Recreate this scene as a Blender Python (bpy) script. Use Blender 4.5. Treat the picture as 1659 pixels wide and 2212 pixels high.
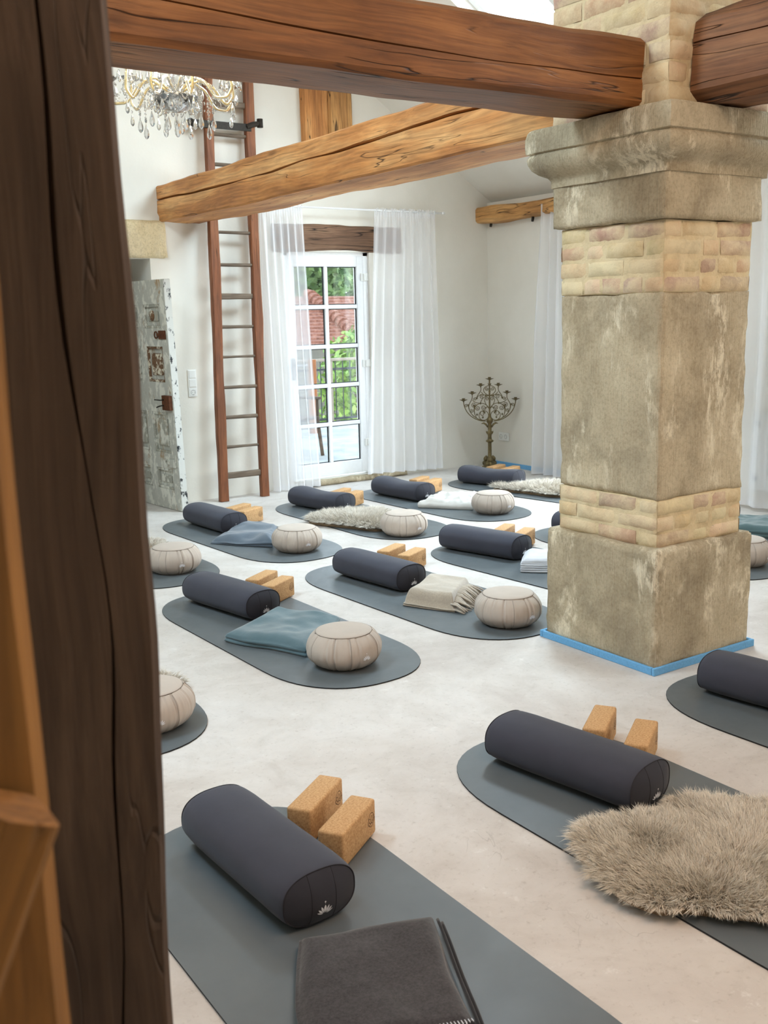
import bpy, bmesh, math, random
import numpy as np
from mathutils import Vector, Matrix, noise

for _o in list(bpy.data.objects):
    bpy.data.objects.remove(_o)
SC = bpy.context.scene
COL = SC.collection
PI = math.pi

# ------------------------------------------------------------------ camera, world, big lights, exposure
cam = bpy.data.cameras.new('camera')
cam.sensor_fit = 'VERTICAL'
cam.sensor_height = 36.0
cam.lens = 36.0 * 2218.98 / 2212.0
cam.clip_start = 0.05
cam.clip_end = 300
cam.dof.use_dof = True
cam.dof.focus_distance = 4.6
cam.dof.aperture_fstop = cam.lens / 4.4
cam_o = bpy.data.objects.new('camera', cam)
COL.objects.link(cam_o)
_r = Vector((0.8292, -0.5585, -0.0238)).normalized()
_f = Vector((0.5448, 0.8169, -0.1891)).normalized()
_u = _r.cross(_f).normalized()
_r = _f.cross(_u).normalized()
cam_o.matrix_world = Matrix(((_r.x, _u.x, -_f.x, 0), (_r.y, _u.y, -_f.y, 0), (_r.z, _u.z, -_f.z, 1.5805), (0, 0, 0, 1)))
SC.camera = cam_o

SC.view_settings.view_transform = 'Standard'
SC.view_settings.look = 'None'
SC.view_settings.gamma = 1.0
SC.view_settings.use_curve_mapping = False
SC.view_settings.exposure = 0.12
SC.cycles.use_denoising = True
SC.cycles.max_bounces = 8
SC.cycles.use_adaptive_sampling = True
SC.cycles.adaptive_threshold = 0.03
SC.cycles.diffuse_bounces = 4
SC.cycles.transparent_max_bounces = 16
SC.cycles.transmission_bounces = 7
SC.cycles.sample_clamp_indirect = 6
SC.cycles.caustics_reflective = False
SC.cycles.caustics_refractive = False

world = bpy.data.worlds.new('sky')
world.use_nodes = True
SC.world = world
_w = world.node_tree
_bg = _w.nodes['Background']
_tc = _w.nodes.new('ShaderNodeTexCoord')
_sx = _w.nodes.new('ShaderNodeSeparateXYZ')
_rp = _w.nodes.new('ShaderNodeValToRGB')
_w.links.new(_tc.outputs['Generated'], _sx.inputs[0])
_w.links.new(_sx.outputs['Z'], _rp.inputs[0])
_rp.color_ramp.elements[0].position = 0.0
_rp.color_ramp.elements[0].color = (0.95, 0.97, 1.0, 1)
_rp.color_ramp.elements[1].position = 0.7
_rp.color_ramp.elements[1].color = (0.62, 0.80, 1.0, 1)
_w.links.new(_rp.outputs[0], _bg.inputs[0])
_bg.inputs[1].default_value = 4.0

EAVE, XR, YB, TAN = 2.70, 6.92, 8.36, 0.64
RIDGE_X = 2.2
XL, YF = -2.5, -2.6


def roof_z(x):
    return EAVE + TAN * (XR - x) if x >= RIDGE_X else EAVE + TAN * (XR - RIDGE_X) - TAN * (RIDGE_X - x)


def area(name, loc, target, sx, sy, power, color):
    l = bpy.data.lights.new(name, 'AREA')
    l.shape = 'RECTANGLE'
    l.size, l.size_y, l.energy, l.color = sx, sy, power, color
    o = bpy.data.objects.new(name, l)
    COL.objects.link(o)
    o.location = loc
    d = Vector(target) - Vector(loc)
    o.rotation_euler = d.to_track_quat('-Z', 'Y').to_euler()
    return o


COOL = (0.72, 0.88, 1.0)
SKYLIGHTS = [(4.3, 5.5, 5.15, 6.55), (4.3, 5.5, 1.2, 2.6), (-0.6, 0.6, 3.8, 5.2), (-0.6, 0.6, 0.9, 2.3)]   # x0, x1, y0, y1 of the roof windows
SKY_POWER = [270, 20, 190, 20]
for (x0, x1, y0, y1), pw in zip(SKYLIGHTS, SKY_POWER):
    cx, cy = (x0 + x1) / 2, (y0 + y1) / 2
    n = Vector((TAN if cx > RIDGE_X else -TAN, 0, 1)).normalized()
    c = Vector((cx, cy, roof_z(cx))) + n * 0.42
    area('daylight_skylight', c, c - n, (y1 - y0) * 1.0, (x1 - x0) * 1.15, pw, COOL)
WINDOWS = [(5.45, 6.75, 0.1, 2.25), (-1.4, 0.8, 0.85, 2.2)]     # y0, y1, z0, z1 of the right wall openings; the second is unseen, added to light the near mats
WIN_POWER = [160, 75]
for (y0, y1, z0, z1), pw in zip(WINDOWS, WIN_POWER):
    c = Vector((XR + 0.5, (y0 + y1) / 2, (z0 + z1) / 2))
    area('daylight_window', c, c - Vector((1, 0, 0)), y1 - y0, z1 - z0, pw, (0.88, 0.95, 1.0) if y0 > 3 else (1.0, 0.87, 0.74))
# unseen warm lamps, placed to warm the near floor and the golden timbers
area('entrance_lamp', (1.7, 0.5, 3.6), (1.7, 0.9, 0.0), 1.4, 1.0, 62, (1.0, 0.70, 0.50))
area('wall_lamp', (-0.75, 0.05, 1.9), (0.1, 0.6, 1.35), 0.25, 0.25, 0.9, (1.0, 0.74, 0.42))


# ------------------------------------------------------------------ node material helper
class G:
    def __init__(s, name, rough=0.7, spec=0.4):
        s.m = bpy.data.materials.new(name)
        s.m.use_nodes = True
        s.t = s.m.node_tree
        s.b = s.t.nodes['Principled BSDF']
        s.b.inputs['Roughness'].default_value = rough
        s.b.inputs['Specular IOR Level'].default_value = spec

    def n(s, kind, **kw):
        nd = s.t.nodes.new('ShaderNode' + kind)
        for k, v in kw.items():
            k = k.replace('_', ' ')
            if k in nd.inputs.keys():
                s.set(nd.inputs[k], v)
            else:
                setattr(nd, k.replace(' ', '_'), v)
        return nd

    def set(s, inp, v):
        if isinstance(v, bpy.types.NodeSocket):
            s.t.links.new(v, inp)
        else:
            inp.default_value = v

    def P(s, **kw):
        for k, v in kw.items():
            s.set(s.b.inputs[k.replace('_', ' ')], v)

    def coord(s, scale=(1, 1, 1), kind='Object'):
        t = s.n('TexCoord')
        mp = s.n('Mapping', Scale=scale)
        s.t.links.new(t.outputs[kind], mp.inputs['Vector'])
        return mp.outputs[0]

    def noise(s, vec, scale, detail=4, rough=0.55, dist=0.0):
        return s.n('TexNoise', Vector=vec, Scale=scale, Detail=detail, Roughness=rough, Distortion=dist).outputs['Fac']

    def ramp(s, fac, stops, interp='LINEAR'):
        r = s.n('ValToRGB', Fac=fac)
        cr = r.color_ramp
        cr.interpolation = interp
        while len(cr.elements) < len(stops):
            cr.elements.new(0.5)
        for e, (p, c) in zip(cr.elements, stops):
            e.position = p
            e.color = (*c, 1) if len(c) == 3 else c
        return r.outputs['Color']

    def mix(s, fac, a, b, mode='MIX'):
        x = s.n('Mix', data_type='RGBA', blend_type=mode)
        s.set(x.inputs[0], fac)
        s.set(x.inputs[6], a if isinstance(a, bpy.types.NodeSocket) else (*a, 1))
        s.set(x.inputs[7], b if isinstance(b, bpy.types.NodeSocket) else (*b, 1))
        return x.outputs[2]

    def math(s, op, a, b=0.0):
        x = s.n('Math', operation=op)
        s.set(x.inputs[0], a)
        s.set(x.inputs[1], b)
        return x.outputs[0]

    def bump(s, h, strength=0.3, dist=0.01):
        b = s.n('Bump', Height=h, Strength=strength, Distance=dist)
        s.P(Normal=b.outputs[0])


def srgb(r, g, b):
    f = lambda c: c / 12.92 if c <= 0.04045 else ((c + 0.055) / 1.055) ** 2.4
    return (f(r / 255), f(g / 255), f(b / 255))


def m_plain(name, c, rough=0.6, spec=0.4, metal=0.0, var=0.12, scale=30, bump=0.0):
    g = G(name, rough, spec)
    v = g.noise(g.coord(), scale, 5)
    g.P(Base_Color=g.ramp(v, [(0.3, tuple(x * (1 - var) for x in c)), (0.7, tuple(min(1, x * (1 + var)) for x in c))]), Metallic=metal)
    if bump:
        g.bump(v, bump, 0.004)
    return g.m


def m_wood(name, dark, mid, light, rough=0.55, grain=1.0, crack=0.5, spec=0.35, knots=0.5):
    """wood with the grain along local X"""
    g = G(name, rough, spec)
    c = g.coord()
    warp = g.n('TexNoise', Vector=g.coord((0.9, 3, 3)), Scale=1.4, Detail=2.0)
    wv = g.n('VectorMath', operation='MULTIPLY_ADD')
    g.t.links.new(warp.outputs['Color'], wv.inputs[0])
    wv.inputs[1].default_value = (0.0, 0.09, 0.09)
    g.t.links.new(c, wv.inputs[2])
    def stretch(sx, sy):
        mp = g.n('Mapping', Scale=(sx, sy, sy))
        g.t.links.new(wv.outputs[0], mp.inputs['Vector'])
        return mp.outputs[0]
    big = g.noise(stretch(0.7, 5), 1.0, 5, 0.6, 0.4)
    fine = g.noise(stretch(2.0, 75 * grain), 1.0, 4, 0.6)
    mott = g.noise(c, 2.6, 4)
    col = g.ramp(big, [(0.28, dark), (0.5, mid), (0.72, light)])
    col = g.mix(0.55, col, g.ramp(fine, [(0.32, (0.35, 0.30, 0.27)), (0.62, (1.15, 1.1, 1.05))]), 'MULTIPLY')
    col = g.mix(0.5, col, g.ramp(mott, [(0.3, (0.62, 0.58, 0.54)), (0.65, (1.1, 1.1, 1.1))]), 'MULTIPLY')
    ck = g.noise(stretch(0.55, 9), 1.0, 3, 0.5, 0.2)
    ck = g.math('ABSOLUTE', g.math('SUBTRACT', ck, 0.5))
    line = g.ramp(ck, [(0.0, (1, 1, 1)), (0.006 * max(crack, 0.01) * 2, (0, 0, 0))])
    gate = g.ramp(g.noise(c, 1.7, 2), [(0.48, (0, 0, 0)), (0.56, (1, 1, 1))])
    lm = g.mix(1.0, line, gate, 'MULTIPLY')
    col = g.mix(g.math('MULTIPLY', lm, min(1, crack * 1.6)), col, tuple(x * 0.12 for x in dark))
    if knots:
        vo = g.n('TexVoronoi', Vector=stretch(1.1, 3.2), Scale=1.0)
        col = g.mix(g.math('MULTIPLY', g.ramp(vo.outputs['Distance'], [(0.03, (1, 1, 1)), (0.09, (0, 0, 0))]), knots), col, tuple(x * 0.3 for x in dark))
    g.P(Base_Color=col)
    h = g.math('SUBTRACT', g.math('ADD', g.math('MULTIPLY', fine, 0.35), g.math('MULTIPLY', big, 0.5)), g.math('MULTIPLY', lm, 1.6))
    g.bump(h, 0.5, 0.008)
    return g.m


def m_fabric(name, c, rough=0.9, weave=900, var=0.10, bump=0.12, sheen=0.25, blotch=6, melange=0.0):
    g = G(name, rough, 0.2)
    co = g.coord()
    v = g.noise(co, blotch, 4)
    w = g.noise(co, weave, 2)
    col = g.ramp(v, [(0.3, tuple(x * (1 - var) for x in c)), (0.7, tuple(x * (1 + var) for x in c))])
    if melange:
        f = g.noise(g.coord((1, 1, 1)), 130, 4, 0.8)
        col = g.mix(melange, col, g.ramp(f, [(0.35, (0.35, 0.34, 0.36)), (0.65, (1.9, 1.85, 1.8))]), 'MULTIPLY')
    g.P(Base_Color=col, Sheen_Weight=sheen, Sheen_Roughness=0.5)
    wr = g.noise(co, 22, 3)
    g.bump(g.math('ADD', g.math('MULTIPLY', w, 0.12), g.math('MULTIPLY', wr, 0.6)), bump, 0.01)
    return g.m


M = {}


def build_materials():
    g = G('plaster_white', 0.85, 0.2)
    c = g.coord()
    v = g.noise(c, 1.3, 5)
    g.P(Base_Color=g.ramp(v, [(0.3, srgb(223, 218, 207)), (0.7, srgb(233, 229, 220))]))
    g.bump(g.math('ADD', g.noise(c, 9, 5), g.math('MULTIPLY', g.noise(c, 60, 3), 0.2)), 0.12, 0.02)
    M['plaster'] = g.m
    g = G('lime_floor', 0.6, 0.35)
    c = g.coord()
    a = g.noise(c, 0.9, 8, 0.62, 0.6)
    b = g.noise(c, 5.5, 8, 0.7, 0.8)
    d = g.noise(c, 45, 6, 0.7)
    col = g.ramp(a, [(0.3, srgb(184, 174, 166)), (0.5, srgb(202, 195, 188)), (0.7, srgb(216, 212, 208))])
    col = g.mix(0.42, col, g.ramp(b, [(0.28, (0.74, 0.72, 0.69)), (0.5, (1.0, 1.0, 1.0)), (0.72, (1.12, 1.12, 1.12))]), 'MULTIPLY')
    col = g.mix(0.7, col, g.ramp(d, [(0.28, (0.70, 0.67, 0.64)), (0.44, (1, 1, 1))]), 'MULTIPLY')
    fl2 = g.ramp(g.noise(c, 11, 7, 0.75), [(0.60, (0, 0, 0)), (0.68, (1, 1, 1))])
    col = g.mix(g.math('MULTIPLY', fl2, 0.35), col, srgb(232, 230, 226))
    sc = g.noise(g.coord((1, 1, 1)), 2.3, 4, 0.5, 1.5)
    sl = g.ramp(g.math('ABSOLUTE', g.math('SUBTRACT', sc, 0.5)), [(0.0, (1, 1, 1)), (0.0035, (0, 0, 0))])
    gt = g.ramp(g.noise(c, 3.1, 3), [(0.58, (0, 0, 0)), (0.64, (1, 1, 1))])
    col = g.mix(g.math('MULTIPLY', g.mix(1.0, sl, gt, 'MULTIPLY'), 0.35), col, (0.25, 0.22, 0.19))
    g.P(Base_Color=col, Roughness=g.ramp(b, [(0.3, (0.62, 0.62, 0.62)), (0.7, (0.42, 0.42, 0.42))]))
    g.bump(g.math('ADD', g.math('MULTIPLY', b, 0.6), g.math('MULTIPLY', d, 0.25)), 0.12, 0.01)
    M['floor'] = g.m
    M['beam_brown'] = m_wood('stained_brown_oak', srgb(86, 52, 28), srgb(132, 85, 46), srgb(164, 112, 66), 0.5, crack=0.8)
    M['beam_honey'] = m_wood('honey_pine_beam', srgb(136, 82, 42), srgb(198, 138, 80), srgb(228, 182, 124), 0.6, crack=0.6)
    M['beam_rough'] = m_wood('rough_hewn_oak', srgb(74, 48, 32), srgb(124, 84, 56), srgb(150, 108, 74), 0.65, crack=0.8)
    M['pine_old'] = m_wood('old_pine', srgb(148, 100, 56), srgb(196, 148, 92), srgb(218, 176, 122), 0.7, crack=0.8, knots=0.8)
    M['lintel'] = m_wood('weathered_grey_brown_oak', srgb(92, 68, 52), srgb(124, 96, 76), srgb(146, 118, 96), 0.8, crack=0.9)
    M['post_dark'] = m_wood('dark_old_post', srgb(54, 43, 35), srgb(72, 58, 47), srgb(88, 72, 59), 0.85, crack=0.08, knots=0.15)
    M['post_gold'] = m_wood('golden_old_timber', srgb(98, 66, 30), srgb(134, 94, 44), srgb(156, 114, 60), 0.75, crack=0.3, knots=0.4)
    M['ladder'] = m_wood('red_brown_ladder', srgb(94, 54, 32), srgb(134, 82, 52), srgb(160, 106, 70), 0.55, crack=0.5)
    M['rung'] = m_wood('grey_worn_rung', srgb(84, 72, 60), srgb(116, 102, 88), srgb(140, 126, 110), 0.75, crack=0.3, knots=0)
    # sandstone with tooling marks, pale lime remains and damp staining
    def stone(name, a, b, cc, tool=0.5, lime=0.35):
        g = G(name, 0.9, 0.15)
        c = g.coord()
        v = g.noise(c, 3.2, 7, 0.62, 0.5)
        col = g.ramp(v, [(0.28, a), (0.5, b), (0.72, cc)])
        st = g.noise(g.coord((1, 1, 0.45)), 1.7, 5, 0.6, 0.6)
        col = g.mix(0.75, col, g.ramp(st, [(0.3, (0.62, 0.58, 0.53)), (0.52, (1.0, 1.0, 1.0)), (0.7, (1.1, 1.1, 1.08))]), 'MULTIPLY')
        fine = g.noise(c, 70, 5, 0.75)
        col = g.mix(0.6, col, g.ramp(fine, [(0.3, (0.6, 0.57, 0.52)), (0.55, (1.08, 1.08, 1.08))]), 'MULTIPLY')
        lm = g.noise(g.coord((2.6, 2.6, 1.1)), 1.6, 8, 0.72, 0.3)
        fl = g.noise(g.coord((26, 26, 11)), 1.0, 5, 0.75)
        lmask = g.math('MULTIPLY', g.ramp(lm, [(0.52, (0, 0, 0)), (0.61, (1, 1, 1))]), g.ramp(fl, [(0.44, (0, 0, 0)), (0.55, (1, 1, 1))]))
        col = g.mix(g.math('MULTIPLY', lmask, lime * 2), col, srgb(228, 216, 190))
        g.P(Base_Color=col)
        wv = g.noise(g.coord((140, 140, 3)), 1.0, 2)
        h = g.math('ADD', g.math('MULTIPLY', wv, tool), g.math('ADD', g.math('MULTIPLY', fine, 0.5), v))
        g.bump(h, 0.8, 0.009)
        return g.m
    M['stone'] = stone('sandstone', srgb(146, 133, 112), srgb(182, 168, 142), srgb(203, 189, 163), 0.9, 0.5)
    M['stone_shaft'] = stone('plastered_sandstone', srgb(158, 145, 122), srgb(191, 176, 149), srgb(212, 198, 170), 0.9, 0.5)
    M['stone_pale'] = stone('pale_sandstone', srgb(206, 186, 146), srgb(224, 206, 168), srgb(232, 216, 182), 0.1, 0.2)
    # limewashed brick: the brick colour of each brick sits in the colour attribute
    g = G('limewashed_brick', 0.92, 0.12)
    c = g.coord()
    at = g.n('Attribute', attribute_name='Col')
    v = g.noise(c, 14, 6, 0.65, 0.4)
    col = g.mix(0.7, at.outputs['Color'], g.ramp(v, [(0.3, (0.75, 0.72, 0.70)), (0.6, (1.08, 1.07, 1.05))]), 'MULTIPLY')
    wsh = g.ramp(g.noise(c, 8, 7, 0.7), [(0.40, (0, 0, 0)), (0.60, (1, 1, 1))])
    col = g.mix(g.math('MULTIPLY', wsh, 0.75), col, srgb(226, 208, 172))
    pit = g.ramp(g.noise(c, 60, 4, 0.7), [(0.27, (1, 1, 1)), (0.33, (0, 0, 0))])
    col = g.mix(g.math('MULTIPLY', pit, 0.6), col, (0.12, 0.08, 0.05))
    g.P(Base_Color=col)
    g.bump(g.math('ADD', v, g.math('MULTIPLY', g.noise(c, 55, 5, 0.7), 0.6)), 0.7, 0.008)
    M['brick'] = g.m
    M['mortar'] = m_plain('lime_mortar', srgb(214, 188, 138), 0.95, 0.1, var=0.14, scale=18, bump=0.6)
    M['foam_blue'] = m_plain('blue_foam', srgb(112, 170, 214), 0.85, 0.2, var=0.10, scale=120, bump=0.3)
    g = G('mat_rubber', 0.42, 0.45)
    c = g.coord()
    v = g.noise(c, 3.0, 5, 0.6)
    g.P(Base_Color=g.ramp(v, [(0.3, srgb(89, 95, 98)), (0.7, srgb(101, 107, 110))]), Roughness=g.ramp(g.noise(c, 5, 5, 0.7), [(0.3, (0.33, 0.33, 0.33)), (0.7, (0.44, 0.44, 0.44))]))
    g.bump(g.noise(c, 700, 2), 0.08, 0.002)
    M['mat'] = g.m
    M['mat_edge'] = m_plain('mat_black_edge', srgb(22, 24, 26), 0.7)
    M['bolster'] = m_fabric('charcoal_cotton', srgb(64, 65, 75), var=0.06, bump=0.12, sheen=0.12)
    M['bolster_end'] = m_fabric('charcoal_cotton_end', srgb(54, 54, 61), var=0.05, bump=0.12, sheen=0.1)
    M['seam'] = m_plain('dark_thread', srgb(46, 45, 51), 0.9)
    M['zafu'] = m_fabric('taupe_cotton', srgb(186, 173, 161), var=0.06, bump=0.22, sheen=0.1)
    M['zafu_seam'] = m_plain('taupe_thread', srgb(146, 134, 124), 0.9)
    M['emblem'] = m_plain('white_print', srgb(238, 238, 244), 0.6)
    M['ink'] = m_plain('dark_brown_ink', srgb(72, 44, 24), 0.8)
    g = G('cork', 0.8, 0.25)
    c = g.coord()
    s1 = g.noise(c, 160, 4, 0.7)
    col = g.ramp(s1, [(0.3, srgb(164, 122, 80)), (0.5, srgb(196, 154, 108)), (0.7, srgb(212, 174, 128))])
    
    dk = g.ramp(g.noise(c, 95, 3, 0.6), [(0.28, (1, 1, 1)), (0.33, (0, 0, 0))])
    col = g.mix(g.math('MULTIPLY', dk, 0.5), col, srgb(110, 66, 34))
    g.P(Base_Color=col)
    g.bump(s1, 0.15, 0.003)
    M['cork'] = g.m
    M['blanket_teal'] = m_fabric('teal_fleece', srgb(82, 106, 114), bump=0.3, sheen=0.5, weave=400)
    M['blanket_slate'] = m_fabric('slate_blue_wool', srgb(86, 97, 108), bump=0.3, sheen=0.4, weave=400)
    M['blanket_white'] = m_fabric('white_cotton', srgb(212, 208, 202), bump=0.3, sheen=0.2)
    M['blanket_pale'] = m_fabric('pale_grey_cotton', srgb(206, 206, 211), bump=0.25, sheen=0.2)
    M['blanket_taupe'] = m_fabric('taupe_wool', srgb(172, 160, 144), bump=0.5, sheen=0.5, weave=300, melange=0.15)
    M['blanket_dark'] = m_fabric('dark_melange_felt', srgb(56, 53, 55), bump=0.35, sheen=0.3, weave=350, melange=0.6)
    M['blanket_dark_edge'] = m_fabric('black_bound_edge', srgb(34, 33, 36), bump=0.2)
    M['blanket_green'] = m_fabric('green_grey_fleece', srgb(84, 106, 108), bump=0.3, sheen=0.4, weave=400)
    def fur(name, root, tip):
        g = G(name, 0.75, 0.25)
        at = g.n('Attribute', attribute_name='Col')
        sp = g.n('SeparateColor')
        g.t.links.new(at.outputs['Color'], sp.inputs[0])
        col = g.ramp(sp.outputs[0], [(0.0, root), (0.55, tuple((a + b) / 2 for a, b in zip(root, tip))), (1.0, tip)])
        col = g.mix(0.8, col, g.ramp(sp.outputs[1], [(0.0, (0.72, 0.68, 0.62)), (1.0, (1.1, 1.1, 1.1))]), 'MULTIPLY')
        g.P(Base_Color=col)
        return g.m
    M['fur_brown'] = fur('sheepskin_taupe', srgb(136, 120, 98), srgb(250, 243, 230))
    M['fur_cream'] = fur('sheepskin_cream', srgb(160, 147, 128), srgb(238, 232, 222))
    M['pelt'] = m_plain('pelt', srgb(140, 118, 92), 0.9)
    g = G('sheer_voile', 0.9, 0.1)
    tr = g.n('BsdfTransparent', Color=(1.0, 1.0, 1.0, 1))
    tl = g.n('BsdfTranslucent', Color=(0.98, 0.98, 1.0, 1))
    df = g.n('BsdfDiffuse', Color=(0.98, 0.98, 1.0, 1))
    m1 = g.n('MixShader')
    m1.inputs[0].default_value = 0.72
    g.t.links.new(tl.outputs[0], m1.inputs[1]); g.t.links.new(df.outputs[0], m1.inputs[2])
    m2 = g.n('MixShader')
    lw = g.n('LayerWeight', Blend=0.35)
    fac = g.ramp(lw.outputs['Facing'], [(0.0, (0.46, 0.46, 0.46)), (1.0, (0.9, 0.9, 0.9))])
    g.t.links.new(fac, m2.inputs[0])
    g.t.links.new(tr.outputs[0], m2.inputs[1]); g.t.links.new(m1.outputs[0], m2.inputs[2])
    out = [n for n in g.t.nodes if n.type == 'OUTPUT_MATERIAL'][0]
    g.t.links.new(m2.outputs[0], out.inputs[0])
    M['sheer'] = g.m
    M['hem'] = m_fabric('white_hem', srgb(240, 240, 244), bump=0.05)
    M['white_paint'] = m_plain('white_lacquer', srgb(240, 241, 242), 0.35, 0.5, var=0.02)
    M['white_plastic'] = m_plain('white_plastic', srgb(236, 236, 232), 0.4, 0.5, var=0.02)
    M['socket_grey'] = m_plain('grey_plastic', srgb(150, 150, 148), 0.6)  # plain mid grey for socket contact rings and radiator valve caps
    M['gasket'] = m_plain('black_gasket', srgb(30, 32, 34), 0.5)
    g = G('window_glass', 0.0, 0.5)
    tr = g.n('BsdfTransparent', Color=(0.97, 0.99, 0.99, 1))
    gl = g.n('BsdfGlossy', Roughness=0.02)
    mx = g.n('MixShader')
    lwt = g.n('LayerWeight', Blend=0.5)
    g.set(mx.inputs[0], g.math('ADD', g.math('MULTIPLY', g.math('POWER', lwt.outputs['Facing'], 5.0), 0.5), 0.04)); g.t.links.new(tr.outputs[0], mx.inputs[1]); g.t.links.new(gl.outputs[0], mx.inputs[2])
    out = [n for n in g.t.nodes if n.type == 'OUTPUT_MATERIAL'][0]
    g.t.links.new(mx.outputs[0], out.inputs[0])
    M['glass'] = g.m
    g = G('crystal', 0.02, 0.6)
    g.P(Base_Color=(0.98, 0.99, 1.0, 1), Transmission_Weight=0.9, IOR=1.55)
    M['crystal'] = g.m
    g = G('amber_glass', 0.08, 0.6)
    g.P(Base_Color=(1.0, 0.77, 0.38, 1), Transmission_Weight=0.75, IOR=1.5)
    M['amber'] = g.m
    g = G('lamp_bulb')
    g.P(Base_Color=(1, 0.95, 0.85, 1), Emission_Color=(1.0, 0.86, 0.62, 1), Emission_Strength=14.0)
    M['bulb'] = g.m
    M['gold'] = m_plain('gilt_metal', srgb(206, 168, 92), 0.25, 0.5, 1.0, var=0.1)
    M['chrome'] = m_plain('steel', srgb(190, 190, 192), 0.25, 0.5, 1.0, var=0.05)
    M['bronze'] = m_plain('dark_bronze', srgb(112, 98, 66), 0.5, 0.5, 0.55, var=0.3, scale=40, bump=0.2)
    M['iron'] = m_plain('black_iron', srgb(52, 46, 40), 0.55, 0.5, 0.6, var=0.3, scale=60, bump=0.3)
    M['rust'] = m_plain('rusty_iron', srgb(98, 60, 40), 0.75, 0.3, 0.3, var=0.35, scale=50, bump=0.4)
    # flaking paint on the old door
    g = G('flaking_paint', 0.75, 0.25)
    c = g.coord()
    a = g.noise(g.coord((1, 1, 0.5)), 5.0, 9, 0.72, 0.6)
    col = g.mix(g.ramp(a, [(0.36, (0, 0, 0)), (0.44, (1, 1, 1))]), srgb(164, 138, 106), srgb(182, 181, 171))
    b = g.noise(g.coord((1.5, 1.5, 0.8)), 11, 8, 0.7, 0.4)
    col = g.mix(g.ramp(b, [(0.5, (0, 0, 0)), (0.55, (1, 1, 1))]), col, srgb(214, 212, 200))
    d = g.noise(c, 24, 7, 0.75)
    col = g.mix(g.ramp(d, [(0.27, (1, 1, 1)), (0.31, (0, 0, 0))]), col, srgb(118, 98, 78))
    g.P(Base_Color=col)
    g.bump(g.math('ADD', b, g.math('MULTIPLY', d, 0.6)), 0.7, 0.004)
    M['flaking'] = g.m
    g = G('flaking_black_edge', 0.75, 0.25)
    a = g.noise(g.coord((1, 1, 0.6)), 16, 8, 0.7)
    g.P(Base_Color=g.mix(g.ramp(a, [(0.41, (0, 0, 0)), (0.45, (1, 1, 1))]), srgb(48, 50, 52), srgb(206, 206, 200)))
    M['flaking_edge'] = g.m
    g = G('peeled_brown', 0.8, 0.2)
    a = g.noise(g.coord(), 22, 8, 0.75)
    g.P(Base_Color=g.mix(g.ramp(a, [(0.52, (0, 0, 0)), (0.57, (1, 1, 1))]), srgb(112, 84, 62), srgb(216, 208, 188)))
    M['peeled'] = g.m
    M['flaking_panel'] = M['flaking'].copy()
    M['flaking_panel'].name = 'flaking_panel'
    for nd in M['flaking_panel'].node_tree.nodes:
        if nd.type == 'MIX' and not nd.inputs[7].is_linked and abs(nd.inputs[7].default_value[0] - srgb(182, 181, 171)[0]) < .01:
            nd.inputs[7].default_value = (*srgb(160, 158, 146), 1)
    # outdoors
    M['paving'] = m_plain('stone_paving', srgb(168, 168, 164), 0.9, 0.2, var=0.25, scale=2.5)
    g = G('roof_tile', 0.85, 0.2)
    g.P(Base_Color=g.ramp(g.noise(g.coord((3, 3, 3)), 4, 6, 0.75), [(0.3, srgb(92, 60, 50)), (0.5, srgb(138, 92, 76)), (0.72, srgb(168, 126, 108))]))
    M['tile'] = g.m
    M['tile_dark'] = m_plain('dark_tile', srgb(70, 74, 82), 0.7, var=0.2, scale=6)
    M['render_grey'] = m_plain('grey_render', srgb(112, 106, 98), 0.9, var=0.15, scale=3)
    M['rail'] = m_plain('dark_railing', srgb(48, 52, 56), 0.5, 0.4, 0.3)
    M['rail_wood'] = m_plain('pale_handrail', srgb(150, 136, 120), 0.6)
    M['orange_wood'] = m_wood('orange_post', srgb(140, 82, 40), srgb(176, 110, 60), srgb(190, 130, 80), 0.6, crack=0.2, knots=0)
    M['brown_wood'] = m_wood('brown_garden_wood', srgb(60, 46, 36), srgb(84, 66, 52), srgb(104, 84, 66), 0.7, crack=0.2, knots=0)
    for nm, a, b in (('leaf', srgb(58, 86, 50), srgb(138, 164, 104)), ('leaf_bright', srgb(84, 122, 48), srgb(150, 176, 88))):
        g = G(nm, 0.7, 0.25)
        at = g.n('Attribute', attribute_name='Col')
        sp = g.n('SeparateColor')
        g.t.links.new(at.outputs['Color'], sp.inputs[0])
        g.P(Base_Color=g.ramp(sp.outputs[0], [(0, a), (1, b)]))
        M[nm] = g.m
    M['bark'] = m_plain('bark', srgb(86, 72, 58), 0.9, var=0.3, scale=10)


build_materials()


# ------------------------------------------------------------------ mesh helpers
def link_mesh(name, verts, faces, m, parent=None, smooth=False, col=None):
    me = bpy.data.meshes.new(name)
    me.from_pydata([tuple(v) for v in verts], [], faces)
    me.update()
    if smooth:
        me.polygons.foreach_set('use_smooth', [True] * len(me.polygons))
    for x in (m if isinstance(m, list) else [m]):
        me.materials.append(x)
    if col is not None:
        at = me.color_attributes.new('Col', 'FLOAT_COLOR', 'POINT')
        at.data.foreach_set('color', np.asarray(col, dtype=np.float32).ravel())
    o = bpy.data.objects.new(name, me)
    COL.objects.link(o)
    if parent is not None:
        o.parent = parent
    return o


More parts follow.
